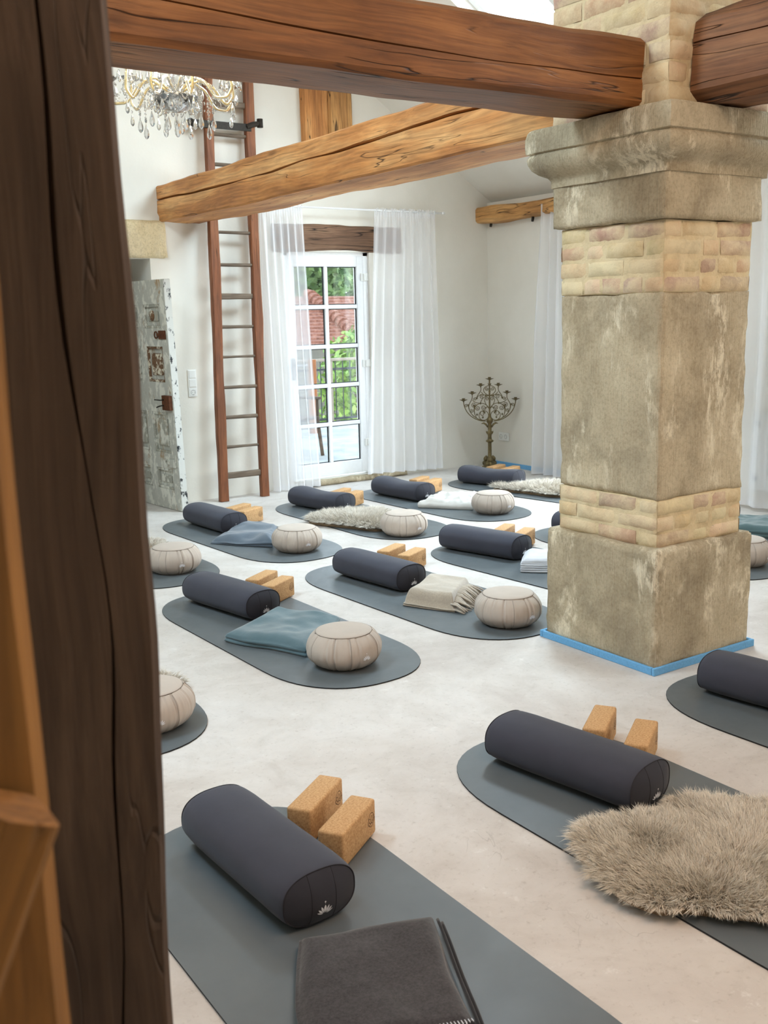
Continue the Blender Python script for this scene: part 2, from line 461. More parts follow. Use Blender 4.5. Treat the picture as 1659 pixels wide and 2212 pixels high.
class MB:
    """collects shapes for ONE mesh object"""
    def __init__(s):
        s.v, s.f, s.c = [], [], []

    def add(s, verts, faces, col=None):
        k = len(s.v)
        s.v += [Vector(v) for v in verts]
        s.f += [tuple(i + k for i in f) for f in faces]
        s.c += [col or (1, 1, 1, 1)] * len(verts)
        return s

    def box(s, x0, x1, y0, y1, z0, z1, r=0.0, seg=2, col=None, mtx=None):
        bm = bmesh.new()
        bmesh.ops.create_cube(bm, size=1)
        for v in bm.verts:
            v.co = Vector(((x0 + x1) / 2 + v.co.x * (x1 - x0), (y0 + y1) / 2 + v.co.y * (y1 - y0), (z0 + z1) / 2 + v.co.z * (z1 - z0)))
        if r > 0:
            bmesh.ops.bevel(bm, geom=bm.edges[:], offset=r, segments=seg, profile=0.5, affect='EDGES', clamp_overlap=True)
        bm.verts.index_update()
        vs = [mtx @ v.co if mtx else v.co.copy() for v in bm.verts]
        fs = [[v.index for v in f.verts] for f in bm.faces]
        bm.free()
        return s.add(vs, fs, col)

    def tube(s, pts, r, n=8, closed=False, cap=True):
        pts = [Vector(p) for p in pts]
        L = len(pts)
        rr = r if isinstance(r, (list, tuple)) else [r] * L
        up = None
        vs, fs = [], []
        for i, p in enumerate(pts):
            a = pts[(i + 1) % L] if (closed or i < L - 1) else p
            b = pts[i - 1] if (closed or i > 0) else p
            t = (a - b)
            t = t.normalized() if t.length > 1e-9 else Vector((0, 0, 1))
            if up is None:
                up = Vector((0, 0, 1)) if abs(t.z) < 0.9 else Vector((1, 0, 0))
            sd = t.cross(up)
            sd = sd.normalized() if sd.length > 1e-6 else t.orthogonal().normalized()
            up = sd.cross(t).normalized()
            for k in range(n):
                q = 2 * PI * k / n
                vs.append(p + (sd * math.cos(q) + up * math.sin(q)) * rr[i])
        for i in range(L if closed else L - 1):
            j = (i + 1) % L
            for k in range(n):
                m = (k + 1) % n
                fs.append((i * n + k, i * n + m, j * n + m, j * n + k))
        if cap and not closed:
            fs.append(tuple(range(n - 1, -1, -1)))
            fs.append(tuple((L - 1) * n + k for k in range(n)))
        return s.add(vs, fs)

    def lathe(s, prof, n=24, c=(0, 0, 0), mod=None, mtx=None):
        vs, fs = [], []
        for r, z in prof:
            for k in range(n):
                q = 2 * PI * k / n
                rr = r * (mod(q, z) if mod else 1)
                p = Vector((c[0] + rr * math.cos(q), c[1] + rr * math.sin(q), c[2] + z))
                vs.append(mtx @ p if mtx else p)
        for i in range(len(prof) - 1):
            for k in range(n):
                m = (k + 1) % n
                fs.append((i * n + k, i * n + m, (i + 1) * n + m, (i + 1) * n + k))
        fs.append(tuple(range(n - 1, -1, -1)))
        fs.append(tuple((len(prof) - 1) * n + k for k in range(n)))
        return s.add(vs, fs)

    def prism(s, poly, z0, z1, mtx=None):
        n = len(poly)
        vs = [Vector((x, y, z0)) for x, y in poly] + [Vector((x, y, z1)) for x, y in poly]
        if mtx:
            vs = [mtx @ v for v in vs]
        fs = [tuple(range(n - 1, -1, -1)), tuple(range(n, 2 * n))] + [(i, (i + 1) % n, n + (i + 1) % n, n + i) for i in range(n)]
        return s.add(vs, fs)

    def obj(s, name, m, parent=None, smooth=False, col=False):
        o = link_mesh(name, s.v, s.f, m, parent, smooth, [c for c in s.c] if col else None)
        return o


def tag(o, label=None, cat=None, group=None, kind=None):
    if label: o['label'] = label
    if cat: o['category'] = cat
    if group: o['group'] = group
    if kind: o['kind'] = kind
    return o


def thing(name, label, cat, loc=(0, 0, 0), rz=0.0, group=None):
    o = bpy.data.objects.new(name, None)
    o.empty_display_size = 0.1
    COL.objects.link(o)
    o.location = loc
    o.rotation_euler = (0, 0, rz)
    return tag(o, label, cat, group)


def dup(root, label, loc, rz, group=None):
    r = root.copy()
    COL.objects.link(r)
    r.location = loc
    r.rotation_euler = (0, 0, rz)
    r['label'] = label
    if group: r['group'] = group
    for ch in list(root.children):
        c = ch.copy(); COL.objects.link(c); c.parent = r
        for g in list(ch.children):
            d = g.copy(); COL.objects.link(d); d.parent = c
    return r


def structure(o):
    o['kind'] = 'structure'
    return o


def N3(x, y, z):
    return noise.noise(Vector((x, y, z)))


def subdivided_box(size, cut, amp, seed, edge=0.012, freq=5.0):
    """rough stone block, origin at the base centre; chipped edges, uneven faces"""
    sx, sy, sz = size
    nx, ny, nz = max(2, int(sx / cut)), max(2, int(sy / cut)), max(2, int(sz / cut))
    idx, vs, fs = {}, [], []
    def vid(i, j, k):
        key = (i, j, k)
        if key not in idx:
            x, y, z = (i / nx - .5) * sx, (j / ny - .5) * sy, k / nz * sz
            ex, ey, ez = min(i, nx - i) == 0, min(j, ny - j) == 0, min(k, nz - k) == 0
            n = Vector(((1 if i == nx else -1) if ex else 0, (1 if j == ny else -1) if ey else 0, (1 if k == nz else -1) if ez else 0))
            cnt = int(ex) + int(ey) + int(ez)
            d = amp * (0.6 * N3(x * freq + seed, y * freq, z * freq) + 0.4 * N3(x * freq * 3.1, y * freq * 3.1 + seed, z * freq * 3.1))
            if cnt > 1:
                d -= edge * (0.5 + 1.1 * max(0, N3(x * 9 + seed, y * 9, z * 9 + 4) + 0.25))
            p = Vector((x, y, z)) + n.normalized() * d
            idx[key] = len(vs)
            vs.append(p)
        return idx[key]
    for i in range(nx):
        for j in range(ny):
            fs.append((vid(i, j, 0), vid(i, j + 1, 0), vid(i + 1, j + 1, 0), vid(i + 1, j, 0)))
            fs.append((vid(i, j, nz), vid(i + 1, j, nz), vid(i + 1, j + 1, nz), vid(i, j + 1, nz)))
    for k in range(nz):
        for i in range(nx):
            fs.append((vid(i, 0, k), vid(i + 1, 0, k), vid(i + 1, 0, k + 1), vid(i, 0, k + 1)))
            fs.append((vid(i, ny, k), vid(i, ny, k + 1), vid(i + 1, ny, k + 1), vid(i + 1, ny, k)))
        for j in range(ny):
            fs.append((vid(0, j, k), vid(0, j, k + 1), vid(0, j + 1, k + 1), vid(0, j + 1, k)))
            fs.append((vid(nx, j, k), vid(nx, j + 1, k), vid(nx, j + 1, k + 1), vid(nx, j, k + 1)))
    return vs, fs


def beam(name, length, w, h, m, amp=0.008, seed=0.0, cracks=(), parent=None, step=0.04, sag=0.0, rad=0.02, wane=0.0, smooth=True, clip=0.5):
    """timber along local X from 0 to length, section w (Y) x h (Z) centred; cracks: (side 'y-', fn(x)->z, fn(x)->halfwidth, depth)"""
    ns = max(2, int(length / step))
    K = 6
    vs, fs = [], []
    nsec = None
    for i in range(ns + 1):
        x = length * i / ns
        pts = []
        hw, hh = w / 2, h / 2
        def side(p0, p1, n):
            return [(p0[0] + (p1[0] - p0[0]) * t / n, p0[1] + (p1[1] - p0[1]) * t / n) for t in range(n + 1)]
        r = rad
        bot = side((-hw + r, -hh), (hw - r, -hh), K)
        rgt = side((hw, -hh + r), (hw, hh - r), K)
        top = side((hw - r, hh), (-hw + r, hh), K)
        ck = [c for c in cracks if c[0] == 'y-']
        ys = hh - r
        lft = []
        cur = ys
        for c in sorted(ck, key=lambda c: -c[1](0)):
            zc, cw = c[1](x), c[2](x)
            lft += side((-hw, cur), (-hw, zc + cw), 5)
            lft.append((-hw + c[3] * min(1, cw / 0.006), zc))
            cur = zc - cw
        lft += side((-hw, cur), (-hw, -hh + r), 5)
        pts = bot + rgt + top + lft
        nsec = len(pts)
        for k, (y, z) in enumerate(pts):
            n1 = N3(x * 1.6 + seed, y * 3, z * 3 + seed)
            n2 = N3(x * 5.5, y * 9 + seed, z * 9)
            sc = 1 + (amp * (n1 + 0.35 * n2)) / max(hw, hh) * 2
            wn = 0.0
            if wane and abs(y) > hw * 0.55 and z < -hh * 0.55:
                wn = wane * max(0, N3(x * 1.3 + seed + 9, 0.5, 0) + 0.2)
            vs.append((x, y * sc * (1 - wn), z * sc * (1 - wn * 0.6) - sag * math.sin(PI * i / ns) + amp * 0.8 * N3(x * 0.8 + seed, 7, 1)))
    for i in range(ns):
        for k in range(nsec):
            a, b = i * nsec + k, i * nsec + (k + 1) % nsec
            fs.append((a, b, b + nsec, a + nsec))
    fs.append(tuple(range(nsec - 1, -1, -1)))
    fs.append(tuple(ns * nsec + k for k in range(nsec)))
    o = link_mesh(name, vs, fs, m, parent, smooth)
    if smooth:
        o.data.set_sharp_from_angle(angle=math.radians(38))
    return o


# ------------------------------------------------------------------ the setting
fl = MB().box(XL - .3, XR + .3, YF - .3, YB + .4, -0.2, 0).obj('floor', M['floor'])
structure(fl)

b = MB()
DX0, DX1, DZ = 2.2, 3.30, 2.08          # old doorway on the left
FX0, FX1, FZ0, FZ1 = 4.555, 5.475, 0.06, 2.155   # french door
T = 0.14
for x0, x1, z0, z1 in ((XL - .3, DX0, 0, 2.4), (DX0, DX1, DZ, 2.4), (DX1, FX0, 0, 2.4), (FX0, FX1, FZ1, 2.4), (FX0, FX1, 0, FZ0 - 0.01), (FX1, XR + .3, 0, 2.4)):
    b.box(x0, x1, YB, YB + T, z0, z1)
gab = [(XL - .3, 2.4), (XR + .3, 2.4), (XR + .3, roof_z(XR + .3) + .02), (RIDGE_X, roof_z(RIDGE_X) + .02), (XL - .3, roof_z(XL - .3) + .02)]
mt = Matrix(((1, 0, 0, 0), (0, 0, 1, 0), (0, 1, 0, 0), (0, 0, 0, 1)))
b.prism(gab, YB, YB + T, mt)
structure(b.obj('wall_back', M['plaster']))
b = MB()
yy = [YF - .3, WINDOWS[1][0], WINDOWS[1][1], WINDOWS[0][0], WINDOWS[0][1], YB + T]
ZT = roof_z(XR + .3) + 0.15
b.box(XR, XR + .3, yy[0], yy[1], 0, ZT)
b.box(XR, XR + .3, yy[2], yy[3], 0, ZT)
b.box(XR, XR + .3, yy[4], yy[5], 0, ZT)
for (y0, y1, z0, z1) in WINDOWS:
    b.box(XR, XR + .3, y0, y1, 0, z0)
    b.box(XR, XR + .3, y0, y1, z1, ZT)
structure(b.obj('wall_right', M['plaster']))
structure(MB().box(XL - .3, XL, YF, YB, 0, roof_z(XL) + .1).obj('wall_left', M['plaster']))
b = MB()
b.prism(gab, YF - .3, YF, mt)
b.box(XL - .3, XR + .3, YF - .3, YF, 0, 2.4)
structure(b.obj('wall_front', M['plaster']))
b = MB()                                                     # passage behind the old doorway
b.box(DX0 - .3, DX0, YB + T, 10.2, 0, 2.6).box(DX1 + .0, DX1 + .3, YB + T, 10.2, 0, 2.6).box(DX0 - .3, DX1 + .3, 10.2, 10.4, 0, 2.6).box(DX0 - .3, DX1 + .3, YB + T, 10.4, 2.6, 2.7).box(DX0 - .3, DX1 + .3, YB + .4, 10.4, -0.2, 0)
structure(b.obj('wall_passage', M['plaster']))


def roof_side(name, xa, xb, holes):
    """sloping ceiling slab between xa and xb with rectangular holes for the roof windows"""
    b = MB()
    def slab(x0, x1, y0, y1):
        th = 0.22
        vs = []
        for dz in (0, th):
            for x, y in ((x0, y0), (x1, y0), (x1, y1), (x0, y1)):
                vs.append((x, y, roof_z(x) + dz))
        b.add(vs, [(0, 3, 2, 1), (4, 5, 6, 7), (0, 1, 5, 4), (1, 2, 6, 5), (2, 3, 7, 6), (3, 0, 4, 7)])
    hs = sorted(holes, key=lambda h: h[2])
    y = YF - .3
    for (x0, x1, y0, y1) in hs:
        slab(xa, xb, y, y0)
        slab(xa, x0, y0, y1)
        slab(x1, xb, y0, y1)
        y = y1
    slab(xa, xb, y, YB + T)
    return structure(b.obj(name, M['plaster']))


roof_side('ceiling', RIDGE_X, XR + .3, SKYLIGHTS[:2])
roof_side('ceiling_left', XL - .3, RIDGE_X, SKYLIGHTS[2:])
for i, (x0, x1, y0, y1) in enumerate(SKYLIGHTS):
    b = MB()
    s = math.sqrt(1 + TAN * TAN)
    sg = -1 if x0 > RIDGE_X else 1
    cx, cy = (x0 + x1) / 2, (y0 + y1) / 2
    ang = math.atan(TAN) * (1 if sg < 0 else -1)
    mx = Matrix.Translation((cx, cy, roof_z(cx))) @ Matrix.Rotation(ang, 4, 'Y')
    hx, hy = (x1 - x0) / 2 * s, (y1 - y0) / 2
    w = 0.07
    for a in ((-hx, -hx + w, -hy, hy), (hx - w, hx, -hy, hy), (-hx, hx, -hy, -hy + w), (-hx, hx, hy - w, hy), (-hx, hx, -0.04, 0.04)):
        b.box(a[0], a[1], a[2], a[3], 0.10, 0.20, 0.006, mtx=mx)
    o = structure(b.obj('window_%d' % (i + 2), M['white_paint']))
    MB().box(-hx + w, hx - w, -hy + w, hy - w, 0.145, 0.155, mtx=mx).obj('pane', M['glass'], o)
for i, (y0, y1, z0, z1) in enumerate(WINDOWS):  # the last frame fills the unseen opening added as a light source
    b = MB()
    w = 0.07
    for a in ((y0, y0 + w, z0, z1), (y1 - w, y1, z0, z1), (y0, y1, z0, z0 + w), (y0, y1, z1 - w, z1), ((y0 + y1) / 2 - w / 2, (y0 + y1) / 2 + w / 2, z0, z1)):
        b.box(XR + .12, XR + .19, a[0], a[1], a[2], a[3], 0.005)
    o = structure(b.obj('window_%d' % (i + 6), M['white_paint']))
    MB().box(XR + .15, XR + .16, y0 + w, y1 - w, z0 + w, z1 - w).obj('pane', M['glass'], o)

# french door
fd = MB()
Y0 = YB + 0.03
for a in ((FX0, FX0 + .055, FZ0, FZ1), (FX1 - .055, FX1, FZ0, FZ1), (FX0, FX1, FZ1 - .035, FZ1)):
    fd.box(a[0], a[1], Y0, Y0 + .09, a[2], a[3], 0.004)
door = structure(fd.obj('door_1', M['white_paint']))
SX0, SX1, SZ0, SZ1 = FX0 + .05, FX1 - .05, FZ0 + .01, FZ1 - .03
PX0, PX1, PZ0, PZ1 = SX0 + .075, SX1 - .07, SZ0 + .125, SZ1 - .10
b = MB()
YS = Y0 + 0.005
for a in ((SX0, PX0, SZ0, SZ1), (PX1, SX1, SZ0, SZ1), (PX0, PX1, SZ0, PZ0), (PX0, PX1, PZ1, SZ1)):
    b.box(a[0], a[1], YS, YS + .065, a[2], a[3], 0.005)
b.obj('sash', M['white_paint'], door)
b, q, gk = MB(), MB(), MB()
cx = (PX0 + PX1) / 2
b.box(cx - .018, cx + .018, YS + .004, YS + .05, PZ0, PZ1, 0.005)
rows = [PZ0 + (PZ1 - PZ0) * k / 5 for k in range(6)]
for z in rows[1:-1]:
    b.box(PX0, PX1, YS + .006, YS + .05, z - .018, z + .018, 0.005)
b.obj('muntin_grid', M['white_paint'], door)
q.box(PX0, PX1, YS + .03, YS + .036, PZ0, PZ1)
q.obj('pane', M['glass'], door)
for k in range(5):
    for x0, x1 in ((PX0, cx - .018), (cx + .018, PX1)):
        z0, z1 = rows[k] + (.018 if k else 0), rows[k + 1] - (.018 if k < 4 else 0)
        for a in ((x0, x0 + .008, z0, z1), (x1 - .012, x1, z0, z1), (x0, x1, z0, z0 + .008), (x0, x1, z1 - .008, z1)):
            gk.box(a[0], a[1], YS + .026, YS + .03, a[2], a[3])
gk.obj('gasket', M['gasket'], door)
for z in (1.93, 1.12, 0.36):
    MB().box(FX1 - .085, FX1 + .015, YS - .016, YS - .001, z - .035, z + .035, 0.004).box(FX1 - .06, FX1 - .045, YS - .03, YS - .016, z - .03, z + .03, 0.005).obj('hinge', M['white_plastic'], door)
MB().box(SX0 + .02, SX0 + .05, YS - .012, YS, 1.0, 1.2, 0.004).tube([(SX0 + .035, YS - .012, 1.13), (SX0 + .035, YS - .05, 1.13), (SX0 + .15, YS - .05, 1.13)], 0.008).obj('handle', M['chrome'], door)

# lintel, sill stone, stone corbel, wall timbers
lt = beam('lintel_beam', 1.385, 0.10, 0.245, M['lintel'], 0.010, 3.1, step=0.03)
lt.location = (4.445, YB + 0.025, 2.277)
tag(lt, 'dark weathered timber lintel over the white glazed door', 'beam')
vs, fs = subdivided_box((1.24, 0.10, 0.055), 0.03, 0.008, 2.0)
s_ = link_mesh('door_sill', vs, fs, M['stone'], None, True)
s_.location = (5.2, YB - 0.035, 0.0)
tag(s_, 'worn stone sill at the foot of the glazed door', 'sill')
vs, fs = subdivided_box((1.5, 0.16, 0.305), 0.03, 0.008, 5.0, 0.02)
s_ = link_mesh('door_lintel_stone', vs, fs, M['stone_pale'], None, True)
s_.location = (2.70, YB + 0.045, 2.082)
tag(s_, 'pale sandstone block in the wall above the old panelled door', 'stone')
for k, (x0, w, lab) in enumerate(((4.785, 0.27, 'left one of two honey timber uprights set in the gable wall'), (5.06, 0.255, 'right one of two honey timber uprights, dark edged, in the gable wall'))):
    p = beam('wall_post', 1.65, w, 0.10, M['pine_old'] if k else M['beam_honey'], 0.006, 1.7 + k * 4)
    p.rotation_euler = (0, -PI / 2, PI / 2)
    p.location = (x0 + w / 2, YB - 0.0, 2.72)
    p.rotation_euler = (0, -PI / 2, 0)
    p.data.transform(Matrix.Rotation(PI / 2, 4, 'X'))
    tag(p, lab, 'post', 'timber uprights in the gable wall')

# ------------------------------------------------------------------ stone and brick pillar
pil = thing('pillar', 'massive square sandstone and brick pillar carrying the beams', 'pillar', (3.671, 3.263, 0))
PW, PD = 0.652, 0.695
vs, fs = subdivided_box((PW, PD, 0.545), 0.016, 0.012, 1.0, 0.016)
o = link_mesh('plinth', vs, fs, M['stone'], pil, True); o.location = (0, 0, 0.008)
vs, fs = subdivided_box((PW - .085, PD - .085, 0.885), 0.018, 0.010, 7.0, 0.012)
o = link_mesh('shaft', vs, fs, M['stone_shaft'], pil, True); o.location = (0, 0, 0.76)


def brick_band(name, sx, sy, z0, courses, ch, seed, bl=0.235, tint=0.3):
    """courses of hand-made bricks around a mortar core, one mesh"""
    rnd = random.Random(seed)
    root = bpy.data.objects.new('tmp', None)
    b = MB()
    H = courses * ch
    core_c = (*srgb(214, 194, 156), 1)
    cvs, cfs = subdivided_box((sx - .012, sy - .012, H), 0.03, 0.006, seed, 0.004)
    b.add([Vector(v) + Vector((0, 0, z0)) for v in cvs], cfs, core_c)
    def one(axis, sgn, a0, a1, zz0, zz1):
        pal = rnd.random()
        if pal < tint * 0.55: c = srgb(192, 162, 142)
        elif pal < tint: c = srgb(204, 172, 138)
        elif pal < 0.7: c = srgb(212, 188, 150)
        else: c = srgb(222, 202, 166)
        c = tuple(x * rnd.uniform(0.93, 1.05) for x in c)
        off = rnd.uniform(-.002, .004)
        n0, n1 = rnd.uniform(0.005, 0.009), rnd.uniform(0.005, 0.009)
        a0 += n0; a1 -= n1
        na, nz = max(3, int((a1 - a0) / .022)), 4
        vs, fs = [], []
        for iz in range(nz + 1):
            for ia in range(na + 1):
                a = a0 + (a1 - a0) * ia / na
                z = zz0 + .006 + (zz1 - zz0 - .012) * iz / nz
                ed = ia in (0, na) or iz in (0, nz)
                d = off + (-.008 if ed else .003) + 0.004 * N3(a * 14 + seed, z * 14, sgn * 3) + 0.003 * N3(a * 40, z * 40, seed)
                za = z + 0.003 * N3(a * 9, z * 5, seed)
                h = (sx if axis == 'x' else sy) / 2 + d
                vs.append((sgn * h, a, za) if axis == 'x' else (a, sgn * h, za))
        for iz in range(nz):
            for ia in range(na):
                q = iz * (na + 1) + ia
                f = (q, q + 1, q + na + 2, q + na + 1)
                if (axis == 'x') == (sgn < 0):
                    f = f[::-1]
                fs.append(f)
        b.add(vs, fs, (*c, 1))
    for k in range(courses):
        zz = z0 + k * ch
        for axis, ln in (('x', sy), ('y', sx)):
            for sgn in (-1, 1):
                a = -ln / 2
                first = (bl / 2 if (k + (axis == 'x')) % 2 else bl) * rnd.uniform(.9, 1.05)
                cut = [a]
                a += first
                while a < ln / 2 - 0.07:
                    cut.append(a)
                    a += (bl if rnd.random() < .6 else bl / 2) * rnd.uniform(.93, 1.04)
                cut.append(ln / 2)
                for p, q in zip(cut[:-1], cut[1:]):
                    one(axis, sgn, p, q, zz, zz + ch)
    bpy.data.objects.remove(root)
    return b.obj(name, M['brick'], pil, True, True)


brick_band('brick_band', PW - .08, PD - .08, 0.545, 3, 0.073, 11)
brick_band('brick_band', PW - .08, PD - .08, 1.64, 4, 0.0745, 5)
vs, fs = subdivided_box((PW - .03, PD - .03, 0.20), 0.018, 0.008, 4.0, 0.010)
o = link_mesh('capital_block', vs, fs, M['stone'], pil, True); o.location = (0, 0, 1.938)
# moulded abacus: ogee profile swept around the square
prof = [(0.0, 2.12), (0.0, 2.15), (0.012, 2.165), (0.04, 2.18), (0.064, 2.20), (0.078, 2.225), (0.080, 2.248), (0.072, 2.262), (0.068, 2.268), (0.080, 2.272), (0.081, 2.30), (0.081, 2.335), (0.078, 2.362), (0.07, 2.372)]
vs, fs = [], []
NS = 22
for pr, z in prof:
    hx, hy = PW / 2 - .006 + pr, PD / 2 - .006 + pr
    ring = []
    for (xa, ya), (xb, yb) in (((-hx, -hy), (hx, -hy)), ((hx, -hy), (hx, hy)), ((hx, hy), (-hx, hy)), ((-hx, hy), (-hx, -hy))):
        for t in range(NS):
            ring.append((xa + (xb - xa) * t / NS, ya + (yb - ya) * t / NS))
    for k, (x, y) in enumerate(ring):
        corner = k % NS == 0
        d = 0.005 * N3(x * 7, y * 7, z * 9) + 0.003 * N3(x * 22, y * 22, z * 22)
        s = 1 + d / 0.33 - (0.018 * (0.6 + N3(x * 3, y * 3, z * 11)) if corner else 0)
        vs.append((x * s, y * s, z + 0.004 * N3(x * 5, y * 5, 3)))
nr = 4 * NS
for i in range(len(prof) - 1):
    for k in range(nr):
        m_ = (k + 1) % nr
        fs.append((i * nr + k, i * nr + m_, (i + 1) * nr + m_, (i + 1) * nr + k))
fs.append(tuple(range(nr - 1, -1, -1)))
fs.append(tuple((len(prof) - 1) * nr + k for k in range(nr)))
o = link_mesh('abacus', vs, fs, M['stone'], pil, True)
o.data.set_sharp_from_angle(angle=math.radians(40))
brick_band('upper_brickwork', PW - .012, PD - .025, 2.372, 24, 0.083, 21, 0.25, 0.42)
b = MB()
hx, hy = PW / 2, PD / 2
for a in ((-hx - .018, hx + .018, -hy - .018, -hy - .002), (-hx - .018, hx + .018, hy + .002, hy + .018), (-hx - .018, -hx - .002, -hy, hy), (hx + .002, hx + .018, -hy, hy)):
    b.box(a[0], a[1], a[2], a[3], 0.0, 0.034, 0.003)
o = b.obj('blue_foam_edging', M['foam_blue']); o.location = (3.671, 3.263, 0)
tag(o, 'blue foam edging strip around the foot of the stone pillar', 'edging strip')
o = MB().box(XR - .014, XR - .001, 6.95, 8.34, 0.0, 0.045, 0.003).obj('blue_foam_edging', M['foam_blue'])
tag(o, 'blue foam edging strip along the wall behind the candelabrum', 'edging strip')

# ------------------------------------------------------------------ beams
def lin(a, b_, L):
    return lambda x: a + (b_ - a) * x / L

L1 = 4.3
b1 = beam('ceiling_beam', L1, 0.33, 0.262, M['beam_brown'], 0.006, 2.0,
          cracks=(('y-', lambda x: 0.02 + 0.03 * math.sin(x * 1.1 + 1) - 0.006 * x + 0.006 * N3(x * 3, 0, 0), lambda x: 0.0015 + 0.0035 * max(0, N3(x * 1.2 + 3.2, 1, 1) + .35), 0.03),))
b1.location = (3.352 - L1, 3.225, 2.378 + 0.131)
tag(b1, 'dark stained timber beam crossing the picture top to the pillar', 'beam')
L2 = 4.77
b2 = beam('ceiling_beam', L2, 0.40, 0.30, M['beam_honey'], 0.007, 5.3,
          cracks=(('y-', lambda x: 0.035 - 0.02 * math.sin(x * 1.0) + 0.012 * N3(x * 2.2, 4, 0), lambda x: 0.002 + 0.011 * max(0, N3((L2 - x) * 1.3 + 1.5, 2, 1) + .5), 0.08),), wane=0.12, rad=0.012)
b2.location = (3.585, YB - 0.002, 2.515)
b2.rotation_euler = (0, 0, -PI / 2)
tag(b2, 'honey coloured hewn beam with a long crack, running to the gable wall', 'beam')
# crack must show on the west face: turn the section so that local -Y looks to -X
b2.data.transform(Matrix.Scale(1, 4))
b3 = beam('ceiling_beam', 3.2, 0.38, 0.345, M['beam_rough'], 0.018, 8.8,
          cracks=(('y-', lambda x: 0.04 + 0.01 * N3(x * 3, 0, 5), lambda x: 0.002 + 0.002 * max(0, N3(x * 2, 2, 1) + .3), 0.03),), rad=0.05)
b3.location = (3.69, 2.925, 2.385 + 0.178)
b3.rotation_euler = (0, 0, -PI / 2)
tag(b3, 'rough dark beam stub leaving the brick pillar at the right edge', 'beam')
b4 = beam('wall_beam', 1.7, 0.15, 0.145, M['pine_old'], 0.009, 6.1, wane=0.1)
b4.location = (XR - 0.075, YB - 0.0, 2.532)
b4.rotation_euler = (0, 0, -PI / 2)
tag(b4, 'short knotty pine beam high on the right wall above the candelabrum', 'beam')
for y in (8.24, 7.62):
    MB().tube([(XR - .045, y, 2.47), (XR - .05, y, 2.44), (XR - .055, y, 2.415)], [.012, .014, .012], 8).obj('peg', M['iron'], None, True)
    pg = bpy.context.scene.objects[-1] if False else [o for o in COL.objects if o.name.startswith('peg')][-1]
    pg.parent = b4
    pg.matrix_parent_inverse = Matrix.LocRotScale(b4.location, b4.rotation_euler, None).inverted()

# foreground timbers
fp = beam('timber_post', 3.4, 0.20, 0.19, M['post_dark'], 0.006, 4.4, rad=0.012,
          cracks=(('y-', lambda x: -0.030 + 0.010 * math.sin(x * 4.1) + 0.012 * N3(x * 3.5, 3, 1), lambda x: 0.0010 + 0.0034 * max(0, N3(x * 2.6 + 2, 2, 1) + .35), 0.03),))
fp.rotation_euler = (0, -PI / 2, 0)
fp.location = (0.289, 1.13, 0)
# local Z -> world -X ; local Y stays Y
tag(fp, 'dark brown cracked timber post close to the viewer at left', 'post')
gp = beam('timber_post', 3.2, 0.16, 0.18, M['post_gold'], 0.004, 9.4, rad=0.012,
          cracks=(('y-', lambda x: 0.005 + 0.012 * math.sin(x * 5.0), lambda x: 0.001 + 0.004 * max(0, N3(x * 3.1 + 5, 2, 1) + .2), 0.03),))
gp.rotation_euler = (0, -PI / 2, 0)
gp.location = (0.076, 0.735, 0)
tag(gp, 'golden timber post at the left edge in front of the dark post', 'post')
br = beam('timber_brace', 1.28, 0.055, 0.040, M['post_gold'], 0.002, 2.9, rad=0.006, step=0.02)
br.location = (0.137, 0.622, 1.285)
br.rotation_euler = (0, math.radians(115), 0)
tag(br, 'short golden diagonal brace fixed to the golden post at bottom left', 'brace')

# ------------------------------------------------------------------ yoga sets
ZM = 0.006


def mat_outline(L=1.887, W=0.727, ae=0.47, n=2.36, k=26):
    pts = []
    for e in (1, -1):
        for i in range(k + 1):
            t = -PI / 2 + PI * i / k
            c, s = math.cos(t), math.sin(t)
            y = ae * abs(c) ** (2 / n)
            x = W / 2 * math.copysign(abs(s) ** (2 / n), s)
            pts.append((x * -e if e > 0 else x, e * (L / 2 - ae + y)))
    return pts


def make_mat_mesh():
    poly = mat_outline()
    n = len(poly)
    vs = [(x, y, ZM) for x, y in poly] + [(x, y, ZM - .0015) for x, y in [(p[0] * 1.002, p[1] * 1.001) for p in poly]] + [(x, y, 0.0005) for x, y in poly]
    fs = [tuple(range(n))]
    for r in range(2):
        fs += [(r * n + i, (r + 1) * n + i, (r + 1) * n + (i + 1) % n, r * n + (i + 1) % n) for i in range(n)]
    fs.append(tuple(range(3 * n - 1, 2 * n - 1, -1)))
    o = link_mesh('yoga_mat', vs, fs, [M['mat'], M['mat_edge']])
    a = sum(poly[i][0] * poly[(i + 1) % n][1] - poly[(i + 1) % n][0] * poly[i][1] for i in range(n))
    if a < 0:
        o.data.flip_normals()
    for i, p in enumerate(o.data.polygons):
        p.material_index = 0 if i == 0 else 1
    return o


def lotus_shapes():
    """petal outlines of the white lotus print, width about 1, base at the origin"""
    out = []
    for ang, ln, wd in ((0, .66, .155), (23, .64, .13), (-23, .64, .13), (44, .62, .12), (-44, .62, .12), (63, .56, .09), (-63, .56, .09)):
        a = math.radians(ang)
        st = 0.13
        pl = []
        for i in range(9):
            t = i / 8
            pl.append((wd * math.sin(PI * t ** 1.15) * .5, st + (ln - st) * t))
        for i in range(7, 0, -1):
            t = i / 8
            pl.append((-wd * math.sin(PI * t ** 1.15) * .5, st + (ln - st) * t))
        out.append([(x * math.cos(a) + y * math.sin(a), -x * math.sin(a) + y * math.cos(a)) for x, y in pl])
    for cy, r in ((.84, .048), (.75, .018)):
        out.append([(r * math.cos(2 * PI * i / 10), cy + r * math.sin(2 * PI * i / 10)) for i in range(10)])
    return out


def emblem_mesh(fn):
    b = MB()
    for pl in lotus_shapes():
        b.add([fn(x, y) for x, y in pl], [tuple(range(len(pl)))])
    return b


BW, BZ = 0.119, 0.080


